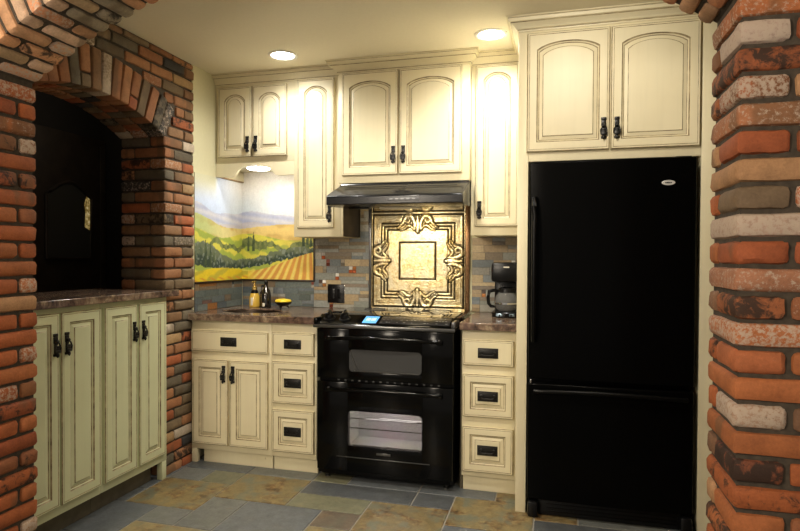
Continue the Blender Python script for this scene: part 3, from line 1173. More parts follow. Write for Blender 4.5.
# ------------------------------------------------------------------ mosaic backsplash
rb = random.Random(5)
STONE = [(0.30, 0.29, 0.25), (0.17, 0.19, 0.20), (0.13, 0.155, 0.17), (0.32, 0.24, 0.14), (0.40, 0.31, 0.18), (0.20, 0.155, 0.10), (0.25, 0.26, 0.24), (0.30, 0.22, 0.12), (0.20, 0.16, 0.12), (0.24, 0.25, 0.22)]
STONE_L = [(0.08, 0.10, 0.11), (0.10, 0.12, 0.12), (0.12, 0.14, 0.13), (0.20, 0.14, 0.08), (0.16, 0.12, 0.08), (0.10, 0.12, 0.11), (0.30, 0.13, 0.04), (0.12, 0.07, 0.06)]
GLS = [(0.75, 0.75, 0.72), (0.42, 0.10, 0.03), (0.10, 0.07, 0.06), (0.5, 0.5, 0.5), (0.45, 0.18, 0.05), (0.20, 0.05, 0.03), (0.65, 0.60, 0.52), (0.35, 0.33, 0.30), (0.3, 0.26, 0.2)]


def mosaic(u0, u1, z0, z1, place, pal, r):
    """place(ua,ub,za,zb,depth) adds a tile box"""
    H = 0.0235
    n = int((z1 - z0) / H + 0.5)
    H = (z1 - z0) / n
    i = 0
    while i < n:
        dbl = 1
        u = u0 - r.uniform(0, 0.1)
        while u < u1:
            if r.random() < 0.17:
                ln = 0.025
                kind = 'g'
            else:
                ln = r.choice([0.07, 0.10, 0.13, 0.16, 0.05])
                kind = 's'
            a, b_ = max(u, u0), min(u + ln, u1)
            if b_ - a > 0.006:
                place(a + .001, b_ - .001, z0 + i * H + .001, z0 + (i + (2 if False else 1)) * H - .001, kind, r.choice(GLS) if kind == 'g' else r.choice(pal))
            u += ln
        i += 1


def build_splash(segs, label):
    mb = MB()
    for seg in segs:
        ax, u0, u1, z0, z1, pal = seg
        def place(a, b_, za, zb, kind, col, ax=ax):
            j = rb.uniform(0.85, 1.15)
            mb.cur = tuple(x * j for x in col)
            d = 0.0085 if kind == 's' else 0.0095
            if ax == 'back': mb.box(a, b_, D - d, D - 0.002, za, zb, 0.0008, 0 if kind == 's' else 1)
            else: mb.box(XL + 0.002, XL + d, a, b_, za, zb, 0.0008, 0 if kind == 's' else 1)
        mb.cur = (0.16, 0.15, 0.13)
        if ax == 'back': mb.plain(u0, u1, D - 0.005, D - 0.0015, z0, z1, 0)
        else: mb.plain(XL + 0.0015, XL + 0.005, u0, u1, z0, z1, 0)
        # rows of double height tiles with small accents half a row high
        H = 0.0465
        n = max(1, round((z1 - z0) / H))
        H = (z1 - z0) / n
        for i in range(n):
            u = u0 - rb.uniform(0, 0.12)
            while u < u1:
                t = rb.random()
                if t < 0.16:
                    ln = 0.026
                    a, b_ = max(u, u0), min(u + ln, u1)
                    if b_ - a > 0.008:
                        place(a + .001, b_ - .001, z0 + i * H + .001, z0 + (i + .5) * H - .001, 'g' if rb.random() < .8 else 's', rb.choice(GLS))
                        place(a + .001, b_ - .001, z0 + (i + .5) * H + .001, z0 + (i + 1) * H - .001, 'g' if rb.random() < .4 else 's', rb.choice(GLS + pal[:3]))
                else:
                    ln = rb.choice([0.08, 0.11, 0.15, 0.19])
                    a, b_ = max(u, u0), min(u + ln, u1)
                    if b_ - a > 0.008:
                        if t < 0.6:
                            place(a + .001, b_ - .001, z0 + i * H + .001, z0 + (i + 1) * H - .001, 's', rb.choice(pal))
                        else:
                            place(a + .001, b_ - .001, z0 + i * H + .001, z0 + (i + .5) * H - .001, 's', rb.choice(pal))
                            place(a + .001, b_ - .001, z0 + (i + .5) * H + .001, z0 + (i + 1) * H - .001, 's', rb.choice(pal))
                u += ln
    return tag(mb.build('tile_backsplash', [M_MOSAIC, M_GLASS_T], None, smooth=0), label, 'backsplash')


build_splash([('back', XL + 0.010, -1.609, CT + 0.001, 1.088, STONE_L[:6] + STONE[:3]), ('left', 3.181, D - 0.009, CT + 0.001, 1.088, STONE_L),
              ('back', -1.609, -1.212, CT + 0.001, 1.384, STONE), ('back', -1.276, -1.212, 1.384, 1.70, STONE)],
             'slate and glass mosaic backsplash running from the corner under the mural to the tin panel')
build_splash([('back', -0.526, -0.196, CT + 0.001, 1.386, STONE)], 'slate and glass mosaic backsplash behind the coffee maker')

# ------------------------------------------------------------------ pressed-tin panel (height field with scrolls)
def seg_dist(px, py, a, b_):
    vx, vy = b_[0] - a[0], b_[1] - a[1]
    l2 = vx * vx + vy * vy
    t = 0 if l2 == 0 else max(0, min(1, ((px - a[0]) * vx + (py - a[1]) * vy) / l2))
    return math.hypot(px - a[0] - t * vx, py - a[1] - t * vy), t


# ornament in (t, n): t along the side (mirrored, >=0), n outwards from the centre, panel half = 1
def smooth_line(pl, n=5):
    out = []
    for i in range(len(pl) - 1):
        p0, p1, p2, p3 = pl[max(i - 1, 0)], pl[i], pl[i + 1], pl[min(i + 2, len(pl) - 1)]
        for k in range(n):
            t = k / n
            out.append(tuple(0.5 * (2 * p1[q] + (p2[q] - p0[q]) * t + (2 * p0[q] - 5 * p1[q] + 4 * p2[q] - p3[q]) * t * t + (3 * p1[q] - p0[q] - 3 * p2[q] + p3[q]) * t ** 3) for q in (0, 1)))
    out.append(pl[-1])
    return out


SCROLL = [smooth_line(q) for q in (
    ((0.075, 0.65), (0.065, 0.74), (0.085, 0.84), (0.14, 0.925), (0.22, 0.925), (0.28, 0.865), (0.31, 0.79), (0.37, 0.735), (0.415, 0.69)),
    ((0.28, 0.865), (0.255, 0.815), (0.20, 0.80), (0.165, 0.84), (0.185, 0.875)),
    ((0.10, 0.68), (0.16, 0.735), (0.225, 0.72), (0.285, 0.665), (0.36, 0.635)),
    ((0.0, 0.60), (0.0, 0.70), (0.0, 0.80), (0.0, 0.92)))]
SW = [0.034, 0.022, 0.024, 0.042]


def tin_h(u, v):
    """u,v in -1..1 ; returns height, tone"""
    au, av = abs(u), abs(v)
    m = max(au, av)
    h = 0.0
    tone = 1.0
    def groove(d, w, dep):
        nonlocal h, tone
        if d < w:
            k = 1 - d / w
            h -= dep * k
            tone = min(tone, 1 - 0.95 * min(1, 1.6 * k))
    def ridge(d, w, hh):
        nonlocal h
        if d < w:
            h += hh * math.sqrt(max(0, 1 - (d / w) ** 2))
    # outer border
    groove(abs(m - 0.965), 0.022, 0.003)
    ridge(abs(m - 0.93), 0.02, 0.002)
    # centre square
    groove(abs(m - 0.385), 0.022, 0.003)
    if m < 0.36: h += 0.0025
    elif m < 0.37: h += 0.0015
    n, t = (av, au) if av >= au else (au, av)
    # stepped double frame: square at 0.78, notched inward to 0.64 near mid-sides
    fr = max(min(abs(m - 0.0), 9), 0)
    for rr in (0.785, 0.715, 0.645):
        inner = 0
        if t > 0.34:
            groove(abs(m - rr), 0.020, 0.003)
    for rr in (0.75, 0.68):
        if t > 0.34: ridge(abs(m - rr), 0.022, 0.0035)
    if m < 0.63: h += 0.002
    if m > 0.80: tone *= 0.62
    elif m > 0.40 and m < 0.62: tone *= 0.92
    # scrolls
    best = 1e9
    bw = 1
    for pl, wd in zip(SCROLL, SW):
        for q in range(len(pl) - 1):
            d, tt = seg_dist(t, n, pl[q], pl[q + 1])
            f = (q + tt) / (len(pl) - 1)
            ww = wd * (0.75 + 0.6 * math.sin(PI * min(1, f * 1.15)))
            if d / ww < best:
                best = d / ww
    if t < 0.5 and 0.45 < n < 0.99:
        if best < 1.0:
            h += 0.0085 * math.sqrt(1 - best * best)
            tone = 1.15 if best < 0.7 else 0.6
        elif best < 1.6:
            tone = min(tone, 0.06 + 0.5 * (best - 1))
            h -= 0.002
    return h, tone


def tin_panel():
    px0, px1 = -1.195, -0.568
    pz0, pz1 = 0.922, 1.700
    T = (px1 - px0)
    nx = 230
    nz = int(nx * (pz1 - pz0) / T)
    verts, faces, cols = [], [], []
    for j in range(nz + 1):
        z = pz0 + (pz1 - pz0) * j / nz
        vv = ((z - pz0) % T) / T * 2 - 1
        for i in range(nx + 1):
            x = px0 + T * i / nx
            uu = i / nx * 2 - 1
            h, tn = tin_h(uu, vv)
            if abs(uu) > 0.997: h, tn = 0, 0.2
            hammer = noise.noise(Vector((x * 95, z * 95, 0))) * 0.0007
            verts.append((x, D - 0.014 - h - hammer, z))
            cols.append((tn, tn, tn, 1))
    for j in range(nz):
        for i in range(nx):
            a = j * (nx + 1) + i
            faces.append((a, a + 1, a + nx + 2, a + nx + 1))
    # backing
    b0 = len(verts)
    for x in (px0, px1):
        for z in (pz0, pz1):
            verts.append((x, D - 0.002, z)); cols.append((0.3, 0.3, 0.3, 1))
    row = [i for i in range(nx + 1)]
    top = [nz * (nx + 1) + i for i in range(nx + 1)]
    lft = [j * (nx + 1) for j in range(nz + 1)]
    rgt = [j * (nx + 1) + nx for j in range(nz + 1)]
    faces.append(tuple(row[::-1] + [b0, b0 + 2]))
    faces.append(tuple(top + [b0 + 3, b0 + 1]))
    faces.append(tuple(lft + [b0 + 1, b0]))
    faces.append(tuple(rgt[::-1] + [b0 + 2, b0 + 3]))
    faces.append((b0, b0 + 1, b0 + 3, b0 + 2))
    me = bpy.data.meshes.new('tin_panel')
    me.from_pydata(verts, [], faces)
    ca = me.color_attributes.new('Col', 'FLOAT_COLOR', 'POINT')
    ca.data.foreach_set('color', [x for c_ in cols for x in c_])
    me.materials.append(M_TIN)
    me.polygons.foreach_set('use_smooth', [True] * (nx * nz) + [False] * 5)
    o = bpy.data.objects.new('tin_panel', me)
    COL.objects.link(o)
    return o


tp = thing('tin_backsplash_panel', 'embossed antique gold pressed-tin panel with scrollwork behind the range', 'backsplash panel')
o = tin_panel(); o.parent = tp
mb = MB(); mb.box(-1.2105, -1.1965, D - 0.022, D - 0.002, 0.917, 1.70, 0.002)
mb.build('edge_strip', [M_STEELT], tp)
mb = MB(); mb.box(-0.5665, -0.540, D - 0.020, D - 0.002, 0.917, 1.70, 0.002)
mb.build('edge_strip', [M_COPPER], tp)['label'] = 'aged copper edge strip'

# ------------------------------------------------------------------ the mural, painted in (u, v): u runs from the left wall's front edge round the corner
LW = D - 3.180      # length on the left wall
def sm(a, b_, x):
    t = max(0, min(1, (x - a) / (b_ - a)))
    return t * t * (3 - 2 * t)


def lerp(a, b_, t): return tuple(a[k] + (b_[k] - a[k]) * t for k in range(3))


def nz2(x, y, s=1.0): return noise.noise(Vector((x * s, y * s, 3.3)))


def fbm(x, y, s):
    return nz2(x, y, s) * .55 + nz2(x, y, s * 2.1) * .3 + nz2(x, y, s * 4.3) * .15


CYP = [(-0.455, 1.165, 0.135, 0.016), (-0.40, 1.165, 0.12, 0.013), (0.055, 1.245, 0.085, 0.008), (0.095, 1.245, 0.10, 0.010),
       (0.475, 1.27, 0.09, 0.012), (0.505, 1.275, 0.075, 0.009), (-0.36, 1.19, 0.05, 0.012), (0.53, 1.27, 0.05, 0.01)]


def paint(u, z):
    """u: metres from the corner, negative on the left wall"""
    wallfade = sm(1.60, 1.76, z) * sm(-0.30, -0.36, u)
    z = 1.10 + (z - 1.10) * 0.74
    f = fbm(u, z, 9)
    g = fbm(u + 5, z, 30)
    # sky
    sky = lerp((0.66, 0.72, 0.76), (0.90, 0.86, 0.80), sm(1.42, 1.62, z + 0.03 * f))
    sky = lerp(sky, (0.50, 0.60, 0.82), 0.75 * sm(0.0, -0.35, u))
    c = sky
    # far mountains
    h1 = 1.436 + 0.012 * math.sin(u * 7.5 + 0.9) + 0.005 * math.sin(u * 21) - 0.012 * sm(0.1, 0.6, u) + 0.028 * sm(-0.25, -0.55, u)
    if z < h1:
        c = lerp((0.40, 0.44, 0.62), (0.70, 0.68, 0.68), min(1, max(0, 0.40 + 0.5 * f + 0.25 * math.sin(z * 160 + u * 14))))
        if z < h1 - 0.055: c = lerp((0.60, 0.52, 0.50), c, 0.5)
    # ochre hills
    h2 = 1.372 + 0.012 * math.sin(u * 6 - 0.8) + 0.036 * sm(-0.2, -0.6, u) + 0.006 * f
    if z < h2:
        c = lerp((0.76, 0.56, 0.20), (0.70, 0.62, 0.28), sm(0.25, -0.3, u))
        c = lerp(c, (0.62, 0.42, 0.14), sm(0.1, 0.5, f + 0.3 * math.sin(z * 90 + u * 9)))
        if u < -0.2: c = lerp(c, (0.45, 0.56, 0.22), sm(-0.2, -0.5, u) * (0.7))
    # mid green / yellow fields
    h3 = 1.318 + 0.018 * math.sin(u * 9 + 1.2) + 0.02 * sm(-0.1, -0.5, u)
    if z < h3:
        t = sm(-0.35, 0.45, math.sin(z * 75 + u * 8 + 4 * f))
        c = lerp((0.70, 0.64, 0.10), (0.36, 0.44, 0.08), t)
        if u > 0.25: c = lerp(c, (0.66, 0.50, 0.12), 0.5 * sm(0.25, .45, u))
    # bush line 1
    h4 = 1.262 + 0.014 * math.sin(u * 14) + 0.012 * math.sin(u * 33)
    if abs(z - h4 - 0.01) < 0.014 + 0.018 * g + (0.008 if 0.0 < u < 0.2 else -0.002):
        c = lerp((0.10, 0.14, 0.05), (0.24, 0.27, 0.10), sm(-0.3, 0.4, g))
    # dark hedge: big trees left, sweeping up to the right
    h5 = 1.190 + (0.05 * sm(0.05, 0.6, u)) + 0.035 * sm(-0.2, -0.6, u) - 0.012 * math.cos((u + 0.05) * 8)
    th_ = 0.026 + 0.030 * sm(-0.1, -0.5, u) + 0.016 * fbm(u, 0, 26)
    if abs(z - h5) < th_ + 0.012 * g:
        c = lerp((0.035, 0.060, 0.045), (0.15, 0.18, 0.11), sm(-0.35, 0.4, g + 0.6 * (z - h5) / th_))
        if nz2(u, z, 55) > 0.25: c = lerp(c, (0.26, 0.30, 0.27), 0.6)
    # foreground fields
    h6 = 1.142 + 0.105 * sm(0.02, 0.62, u) ** 1.0 + 0.02 * math.sin((u + 0.6) * 5.0) * (1 if u < 0.05 else 0.3)
    if z < h6:
        if u < 0.05:
            s = math.sin((z * 90 - u * 22) + 2 * f)
            c = lerp((0.74, 0.56, 0.03), (0.50, 0.42, 0.05), sm(-0.2, 0.9, s))
            if z < 1.118: c = lerp(c, (0.62, 0.26, 0.04), sm(0, 0.8, math.sin(u * 60 + z * 220)) * 0.8)
        else:
            # furrows converging towards the upper middle
            vx, vz = 0.52, 1.42
            ang = (u - vx) / (vz - z)
            s = math.sin(ang * 34 + 1.0 * f)
            c = lerp((0.80, 0.62, 0.12), (0.64, 0.30, 0.07), sm(-0.6, 0.4, s))
            c = lerp(c, (0.76, 0.66, 0.30), 0.35 * sm(0.55, 1.0, -s))
            c = lerp(c, (0.75, 0.58, 0.06), sm(0.14, 0.03, u))
    for (cu, cz, ch, cw) in CYP:
        dz = (z - cz) / ch
        if 0 <= dz <= 1:
            wv = cw * (math.sin(PI * min(1, (1 - dz) * 0.62)) ** 0.8) * (1 + 0.3 * g)
            if abs(u - cu) < wv: c = lerp((0.03, 0.055, 0.035), (0.10, 0.13, 0.06), sm(-0.3, 0.4, g))
    # brush grain
    k = 1 + 0.10 * g + 0.05 * nz2(u, z, 90)
    return lerp(tuple(max(0.01, min(0.95, x * k)) for x in c), (0.62, 0.60, 0.42), wallfade)


def mural_mesh(kind, u0, u1, z0, z1, step=0.0042):
    nu = int((u1 - u0) / step)
    nv_ = int((z1 - z0) / step)
    verts, faces, cols = [], [], []
    for j in range(nv_ + 1):
        z = z0 + (z1 - z0) * j / nv_
        for i in range(nu + 1):
            u = u0 + (u1 - u0) * i / nu
            if kind == 'back': verts.append((XL + u, D - 0.006, z))
            else: verts.append((XL + 0.006, D + u, z))
            cc = paint(u, z)
            cols += [cc[0], cc[1], cc[2], 1]
    for j in range(nv_):
        for i in range(nu):
            a = j * (nu + 1) + i
            faces.append((a, a + 1, a + nu + 2, a + nu + 1))
    b0 = len(verts)
    for (u, z) in ((u0, z0), (u1, z0), (u1, z1), (u0, z1)):
        verts.append((XL + u, D - 0.002, z) if kind == 'back' else (XL + 0.002, D + u, z))
        cols += [0.5, 0.4, 0.3, 1]
    fr = [0, nu, nv_ * (nu + 1) + nu, nv_ * (nu + 1)]
    bot = list(range(nu + 1)); tp_ = [nv_ * (nu + 1) + i for i in range(nu + 1)]
    l_ = [j * (nu + 1) for j in range(nv_ + 1)]; r_ = [j * (nu + 1) + nu for j in range(nv_ + 1)]
    faces += [tuple(bot[::-1] + [b0, b0 + 1]), tuple(tp_ + [b0 + 2, b0 + 3]), tuple(l_ + [b0 + 3, b0]), tuple(r_[::-1] + [b0 + 1, b0 + 2]), (b0, b0 + 3, b0 + 2, b0 + 1)]
    me = bpy.data.meshes.new('painted_panel')
    me.from_pydata(verts, [], faces)
    ca = me.color_attributes.new('Col', 'FLOAT_COLOR', 'POINT')
    ca.data.foreach_set('color', cols)
    me.materials.append(M_PAINTING)
    o = bpy.data.objects.new('painted_panel', me)
    COL.objects.link(o)
    return o


mu = thing('landscape_mural', 'rolling hills and furrowed golden field mural wrapping the left corner above the counter', 'mural')
o = mural_mesh('back', 0.006, -1.612 - XL, 1.100, 1.859); o.parent = mu
o = mural_mesh('left', -LW + 0.002, -0.0065, 1.100, 1.775); o.parent = mu
# the painted sky carries on over the left wall beyond the cabinet
M_FRAME = simple('dark_bronze_frame', (0.030, 0.018, 0.012), 0.4, 0.3)
mb = MB()
mb.box(XL + 0.002, -1.600, D - 0.016, D - 0.002, 1.088, 1.100, 0.002)
mb.box(-1.612, -1.600, D - 0.016, D - 0.002, 1.1005, 1.384, 0.002)
mb.box(XL + 0.002, XL + 0.016, 3.181, D - 0.0165, 1.088, 1.100, 0.002)
mb.build('frame', [M_FRAME], mu)

# ------------------------------------------------------------------ range
RX0, RX1, RY = -1.320, -0.526, 3.095
rg = thing('range', 'black double-oven electric range with a smooth cooktop below the hood', 'range', (0, 0, 0))
mb = MB()
mb.box(RX0 + 0.012, RX1 - 0.006, RY + 0.045, D - 0.06, 0.03, 0.870, 0.003)
mb.build('body', [M_BLACK_S], rg)
# cooktop glass
mb = MB(); mb.box(RX0 - 0.012, RX1 + 0.006, RY + 0.128, D - 0.032, 0.918, 0.926, 0.003)
mb.box(RX0 + 0.014, RX1 - 0.008, RY + 0.135, D - 0.06, 0.871, 0.9175, 0.002)
ck = mb.build('cooktop', [simple('black_ceramic_glass', (0.006, 0.006, 0.006), 0.06, spec=0.9)], rg)
mb = MB()
M_RING = simple('burner_ring_grey', (0.10, 0.10, 0.10), 0.3)
for (cx, cy, r_) in ((-1.13, 3.40, 0.10), (-0.72, 3.40, 0.085), (-1.13, 3.62, 0.07), (-0.72, 3.62, 0.09)):
    mb = MB()
    mb.lathe([(r_, 0.0), (r_, 0.0006), (r_ - 0.003, 0.0006), (r_ - 0.003, 0.0)], (cx, cy, 0.926), 40, cap=False)
    mb.build('burner_ring', [M_RING], ck)
# sloped control panel
ymid = RY + 0.127
poly = [(RY + 0.000, 0.868), (RY + 0.000, 0.876), (RY + 0.006, 0.882), (RY + 0.014, 0.888), (ymid, 0.9255), (ymid, 0.870)]
mb = MB(); mb.prism(poly, RX0 - 0.012, RX1 + 0.004, 'X')
cp = mb.build('control_panel', [M_BLACK], rg, smooth=40)
mb = MB()
mb.box(RX0 - 0.012, RX1 + 0.004, RY - 0.006, RY - 0.0005, 0.862, 0.880, 0.003)
mb.build('panel_lip', [M_STEELT], cp)
sl = math.atan2(0.9255 - 0.888, ymid - RY - 0.014)
def on_panel(x, s):   # s 0..1 up the slope
    y = RY + 0.014 + (ymid - RY - 0.014) * s
    return (x, y, 0.888 + 0.0375 * s)
Rs = Matrix.Rotation(sl, 4, 'X')
for x in (-1.262, -1.170):
    p = on_panel(x, 0.52)
    mb = MB()
    mb.lathe([(0.034, 0.0), (0.034, 0.004), (0.027, 0.008), (0.025, 0.026), (0.022, 0.030)], (0, 0, 0), 24)
    mb.box(-0.008, 0.008, -0.030, 0.030, 0.026, 0.046, 0.005)
    k_ = mb.build('knob', [M_PLASTIC], rg, p)
    k_.rotation_euler = (sl, 0, 0)
    mb = MB(); mb.box(-0.002, 0.002, -0.026, -0.006, 0.0465, 0.048, 0.0006)
    mb.build('pointer', [M_CHROME], k_)
def panel_box(name, x0, x1, s0, s1, mat, parent, lift=0.0008, r=0.0005):
    a = on_panel(0, s0); b_ = on_panel(0, s1)
    ln = math.hypot(b_[1] - a[1], b_[2] - a[2])
    mb = MB(); mb.box(x0, x1, 0, ln, -0.001, lift, r)
    o_ = mb.build(name, [mat], parent, (0, a[1], a[2]))
    o_.rotation_euler = (sl, 0, 0)
    return o_, ln
dp, ln = panel_box('display', -1.053, -0.972, 0.12, 0.88, M_LCD, rg, 0.002)
mb = MB()
for q, xx in enumerate((-1.036, -1.024, -1.006, -0.994)):
    for (dx0, dx1, dy0, dy1) in ((0, .007, .060, .063), (0, .007, .045, .048), (0, .007, .030, .033), (.006, .009, .032, .061), (-.002, .001, .032, .061)):
        mb.box(xx + dx0, xx + dx1, dy0, dy1, 0.0021, 0.0025, 0.0001)
mb.build('clock_digits', [M_LCDT], dp)
kp, ln = panel_box('keypad', -0.955, -0.56, 0.10, 0.92, simple('keypad_black', (0.01, 0.01, 0.011), 0.3), rg, 0.0015)
mb = MB()
rk = random.Random(4)
M_PRINT = simple('grey_panel_print', (0.35, 0.35, 0.36), 0.4)
for r_ in range(3):
    x = -0.945
    while x < -0.575:
        wv = rk.choice([0.006, 0.010, 0.014])
        if rk.random() < 0.7:
            mb = MB(); mb.box(x, x + wv, 0.018 + r_ * 0.032, 0.023 + r_ * 0.032, 0.0014, 0.0019, 0.0002)
            mb.build('key', [M_PRINT], kp)
        x += wv + rk.choice([0.008, 0.014, 0.02])
for s_, xx in ((0, RX0 - 0.014), (1, RX1 - 0.018)):
    mb = MB()
    mb.box(xx, xx + 0.024, RY + 0.004, ymid + 0.004, -0.02 + 0.900, 0.012 + 0.905, 0.006)
    ee = mb.build('end_cap', [M_STEELT if s_ else M_BLACK], cp)

M_WIN = simple('smoked_window_frit', (0.045, 0.046, 0.048), 0.13, spec=0.8)


def oven_door(z0, z1, wx0, wx1, wz0, wz1, hz, name_label, lit):
    x0, x1 = RX0 + 0.012, RX1 - 0.006
    y0, y1 = RY, RY + 0.040
    mb = MB()
    mb.box(x0, wx0, y0, y1, z0, z1, 0.004)
    mb.box(wx1, x1, y0, y1, z0, z1, 0.004)
    mb.box(wx0 - .004, wx1 + .004, y0 + .0005, y1, wz1, z1, 0.003)
    mb.box(wx0 - .004, wx1 + .004, y0 + .0005, y1, z0, wz0, 0.003)
    d = mb.build('oven_door', [M_BLACK], rg)
    d['label'] = name_label
    # window with rounded corners: pane just proud
    r_ = 0.022
    pts = []
    for (cx, cz, a0) in ((wx1 - r_, wz0 + r_, -90), (wx1 - r_, wz1 - r_, 0), (wx0 + r_, wz1 - r_, 90), (wx0 + r_, wz0 + r_, 180)):
        for k in range(7):
            a = math.radians(a0 + 15 * k)
            pts.append((cx + r_ * math.cos(a), cz + r_ * math.sin(a)))
    # corner fillers
    for ci, (cx, cz) in enumerate(((wx1, wz0), (wx1, wz1), (wx0, wz1), (wx0, wz0))):
        arc = pts[ci * 7:(ci + 1) * 7]
        mb = MB(); mb.prism([(cx, cz)] + arc[::-1], y0 + 0.001, y0 + 0.008, 'Y')
        mb.build('window_corner', [M_BLACK], d, smooth=0)
    if lit:
        mb = MB(); mb.plain(wx0, wx1, y0 + 0.004, y0 + 0.007, wz0, wz1)
        mb.build('window_pane', [M_OVENGL], d, smooth=0)
    else:
        mb = MB(); mb.plain(wx0, wx1, y0 + 0.003, y0 + 0.008, wz0, wz1)
        mb.build('window_pane', [M_WIN], d, smooth=0)
        mb = MB()
        mb.tube([(wx0 + 0.004, y0 - 0.0005, wz1 - 0.008), (wx0 + 0.052, y0 - 0.0005, wz0 + 0.004)], 0.0016, 6)
        mb.tube([(wx0 + 0.03, y0 - 0.0005, wz0 + 0.006), (wx1 - 0.02, y0 - 0.0005, wz0 + 0.006)], 0.0016, 6)
        mb.build('glass_edge_line', [M_STEELT], d)
    # bowed handle
    mb = MB()
    hx0, hx1 = x0 + 0.07, x1 - 0.07
    pp = []
    for k in range(21):
        t = k / 20
        pp.append((hx0 + (hx1 - hx0) * t, y0 - 0.012 - 0.034 * math.sin(PI * t) ** 0.5, hz + 0.012 * math.sin(PI * t)))
    mb.tube(pp, 0.011, 12)
    mb.box(hx0 - 0.016, hx0 + 0.016, y0 - 0.022, y0 - 0.0005, hz - 0.016, hz + 0.016, 0.006)
    mb.box(hx1 - 0.016, hx1 + 0.016, y0 - 0.022, y0 - 0.0005, hz - 0.016, hz + 0.016, 0.006)
    mb.build('handle', [M_BLACK], d)
    return d


d1 = oven_door(0.580, 0.858, -1.118, -0.704, 0.622, 0.745, 0.806, 'shallow upper oven door with a dark window', False)
d2 = oven_door(0.062, 0.560, -1.124, -0.700, 0.205, 0.402, 0.520, 'tall lower oven door with a bright window', True)
mb = MB()
for k in range(15):
    x = RX0 + 0.13 + k * 0.041
    mb = MB(); mb.box(x, x + 0.012, RY + 0.010, RY + 0.014, 0.567, 0.5735, 0.001)
    mb.build('vent_slot', [M_STEELT], rg)
# lower oven cavity, racks and lamp
m, nt, b = newmat('oven_liner_speckled_enamel')
nn = nt.nodes.new('ShaderNodeTexNoise'); nn.inputs['Scale'].default_value = 6
L(nt, coords(nt), nn.inputs['Vector'])
hs = mixc(nt, 0.32, (0.80, 0.77, 0.72), nn.outputs['Color'])
L(nt, hs, b.inputs['Base Color']); b.inputs['Roughness'].default_value = 0.45
mb = MB()
cx0, cx1, cz0, cz1, cyf, cyb = -1.16, -0.665, 0.17, 0.44, RY + 0.041, RY + 0.30
mb.plain(cx0, cx1, cyb, cyb + 0.004, cz0, cz1)
mb.plain(cx0 - .004, cx0, cyf, cyb, cz0, cz1)
mb.plain(cx1, cx1 + .004, cyf, cyb, cz0, cz1)
mb.plain(cx0, cx1, cyf, cyb, cz0 - .004, cz0)
mb.plain(cx0, cx1, cyf, cyb, cz1, cz1 + .004)
cav = mb.build('oven_cavity', [m], rg, smooth=0)
# cut a matching hollow in the body
cut = MB(); cut.plain(cx0 - .006, cx1 + .006, RY + 0.02, cyb + .008, cz0 - .006, cz1 + .006)
for rz in (0.29, 0.345):
    mb = MB()
    mb.tube([(cx0 + .01, cyf + .02, rz), (cx1 - .01, cyf + .02, rz)], 0.0035, 6)
    mb.tube([(cx0 + .01, cyb - .02, rz), (cx1 - .01, cyb - .02, rz)], 0.0035, 6)
    for k in range(16):
        x = cx0 + 0.02 + k * 0.0303
        mb.tube([(x, cyf + .02, rz), (x, cyb - .02, rz)], 0.0018, 5)
    mb.build('oven_rack', [M_CHROME], rg)
ol = light('oven_lamp', 'AREA', ((cx0 + cx1) / 2, cyf + 0.10, cz1 - 0.012), 2.2, (1.0, 0.95, 0.88), None, 0.30)
ol.parent = rg
# trim line and badge below the lower window
mb = MB(); mb.box(-1.190, -0.655, RY - 0.003, RY - 0.0003, 0.141, 0.146, 0.001)
mb.build('trim_line', [M_STEELT], d2)
mb = MB(); mb.box(-0.955, -0.875, RY - 0.0025, RY - 0.0003, 0.168, 0.180, 0.001)
bd = mb.build('badge', [M_STEELT], d2)
mb = MB()
mb.box(RX0 + 0.03, RX1 - 0.03, RY + 0.03, RY + 0.05, 0.028, 0.060, 0.003)
mb.build('toe_panel', [M_BLACK_S], rg)
for x in (RX0 + 0.05, RX1 - 0.05):
    for y in (RY + 0.07, D - 0.12):
        mb = MB(); mb.lathe([(0.016, 0.0), (0.016, 0.006), (0.008, 0.010), (0.008, 0.032)], (x, y, 0.0), 14)
        mb.build('levelling_foot', [M_STEELT], rg)
# hollow the body for the oven cavity
body = [c_ for c_ in rg.children if c_.name.startswith('body')][0]
bx0, bx1, by0, by1, bz0, bz1 = RX0 + 0.012, RX1 - 0.006, RY + 0.042, D - 0.06, 0.03, 0.870
mb = MB()
mb.plain(bx0, cx0 - .005, by0, by1, bz0, bz1)
mb.plain(cx1 + .005, bx1, by0, by1, bz0, bz1)
mb.plain(cx0 - .005, cx1 + .005, by0, by1, bz0, cz0 - .005)
mb.plain(cx0 - .005, cx1 + .005, by0, by1, cz1 + .005, bz1)
mb.plain(cx0 - .005, cx1 + .005, cyb + .005, by1, cz0 - .005, cz1 + .005)
bpy.data.objects.remove(body)
mb.build('body', [M_BLACK_S], rg, smooth=0)

# ------------------------------------------------------------------ range hood
hd = thing('range_hood', 'black slanted range hood under the two-door cabinet', 'range hood')
hx0, hx1 = -1.274, -0.492
HY = 3.135
prof = [(HY, 1.556), (HY, 1.600), (HY + 0.012, 1.612), (HF - 0.012, 1.690), (HF - 0.004, 1.702), (HF + 0.10, 1.702), (HF + 0.10, 1.560), (HY + 0.05, 1.548)]
mb = MB(); mb.prism(prof, hx0, hx1, 'X')
hb = mb.build('hood_shell', [simple('gloss_black_hood', (0.006, 0.0065, 0.008), 0.2, spec=0.3)], hd, smooth=25)
bv = hb.modifiers.new('bevel', 'BEVEL'); bv.width = 0.004; bv.segments = 2; bv.limit_method = 'ANGLE'
mb = MB(); mb.box(hx0 + 0.36, hx0 + 0.54, HY - 0.003, HY - 0.0003, 1.574, 1.588, 0.002)
mb.build('control_strip', [simple('grey_control_strip', (0.10, 0.10, 0.105), 0.35)], hd)
mb = MB()
for k in range(5): mb.box(hx0 + 0.375 + k * 0.032, hx0 + 0.393 + k * 0.032, HY - 0.0038, HY - 0.0031, 1.578, 1.584, 0.0002)
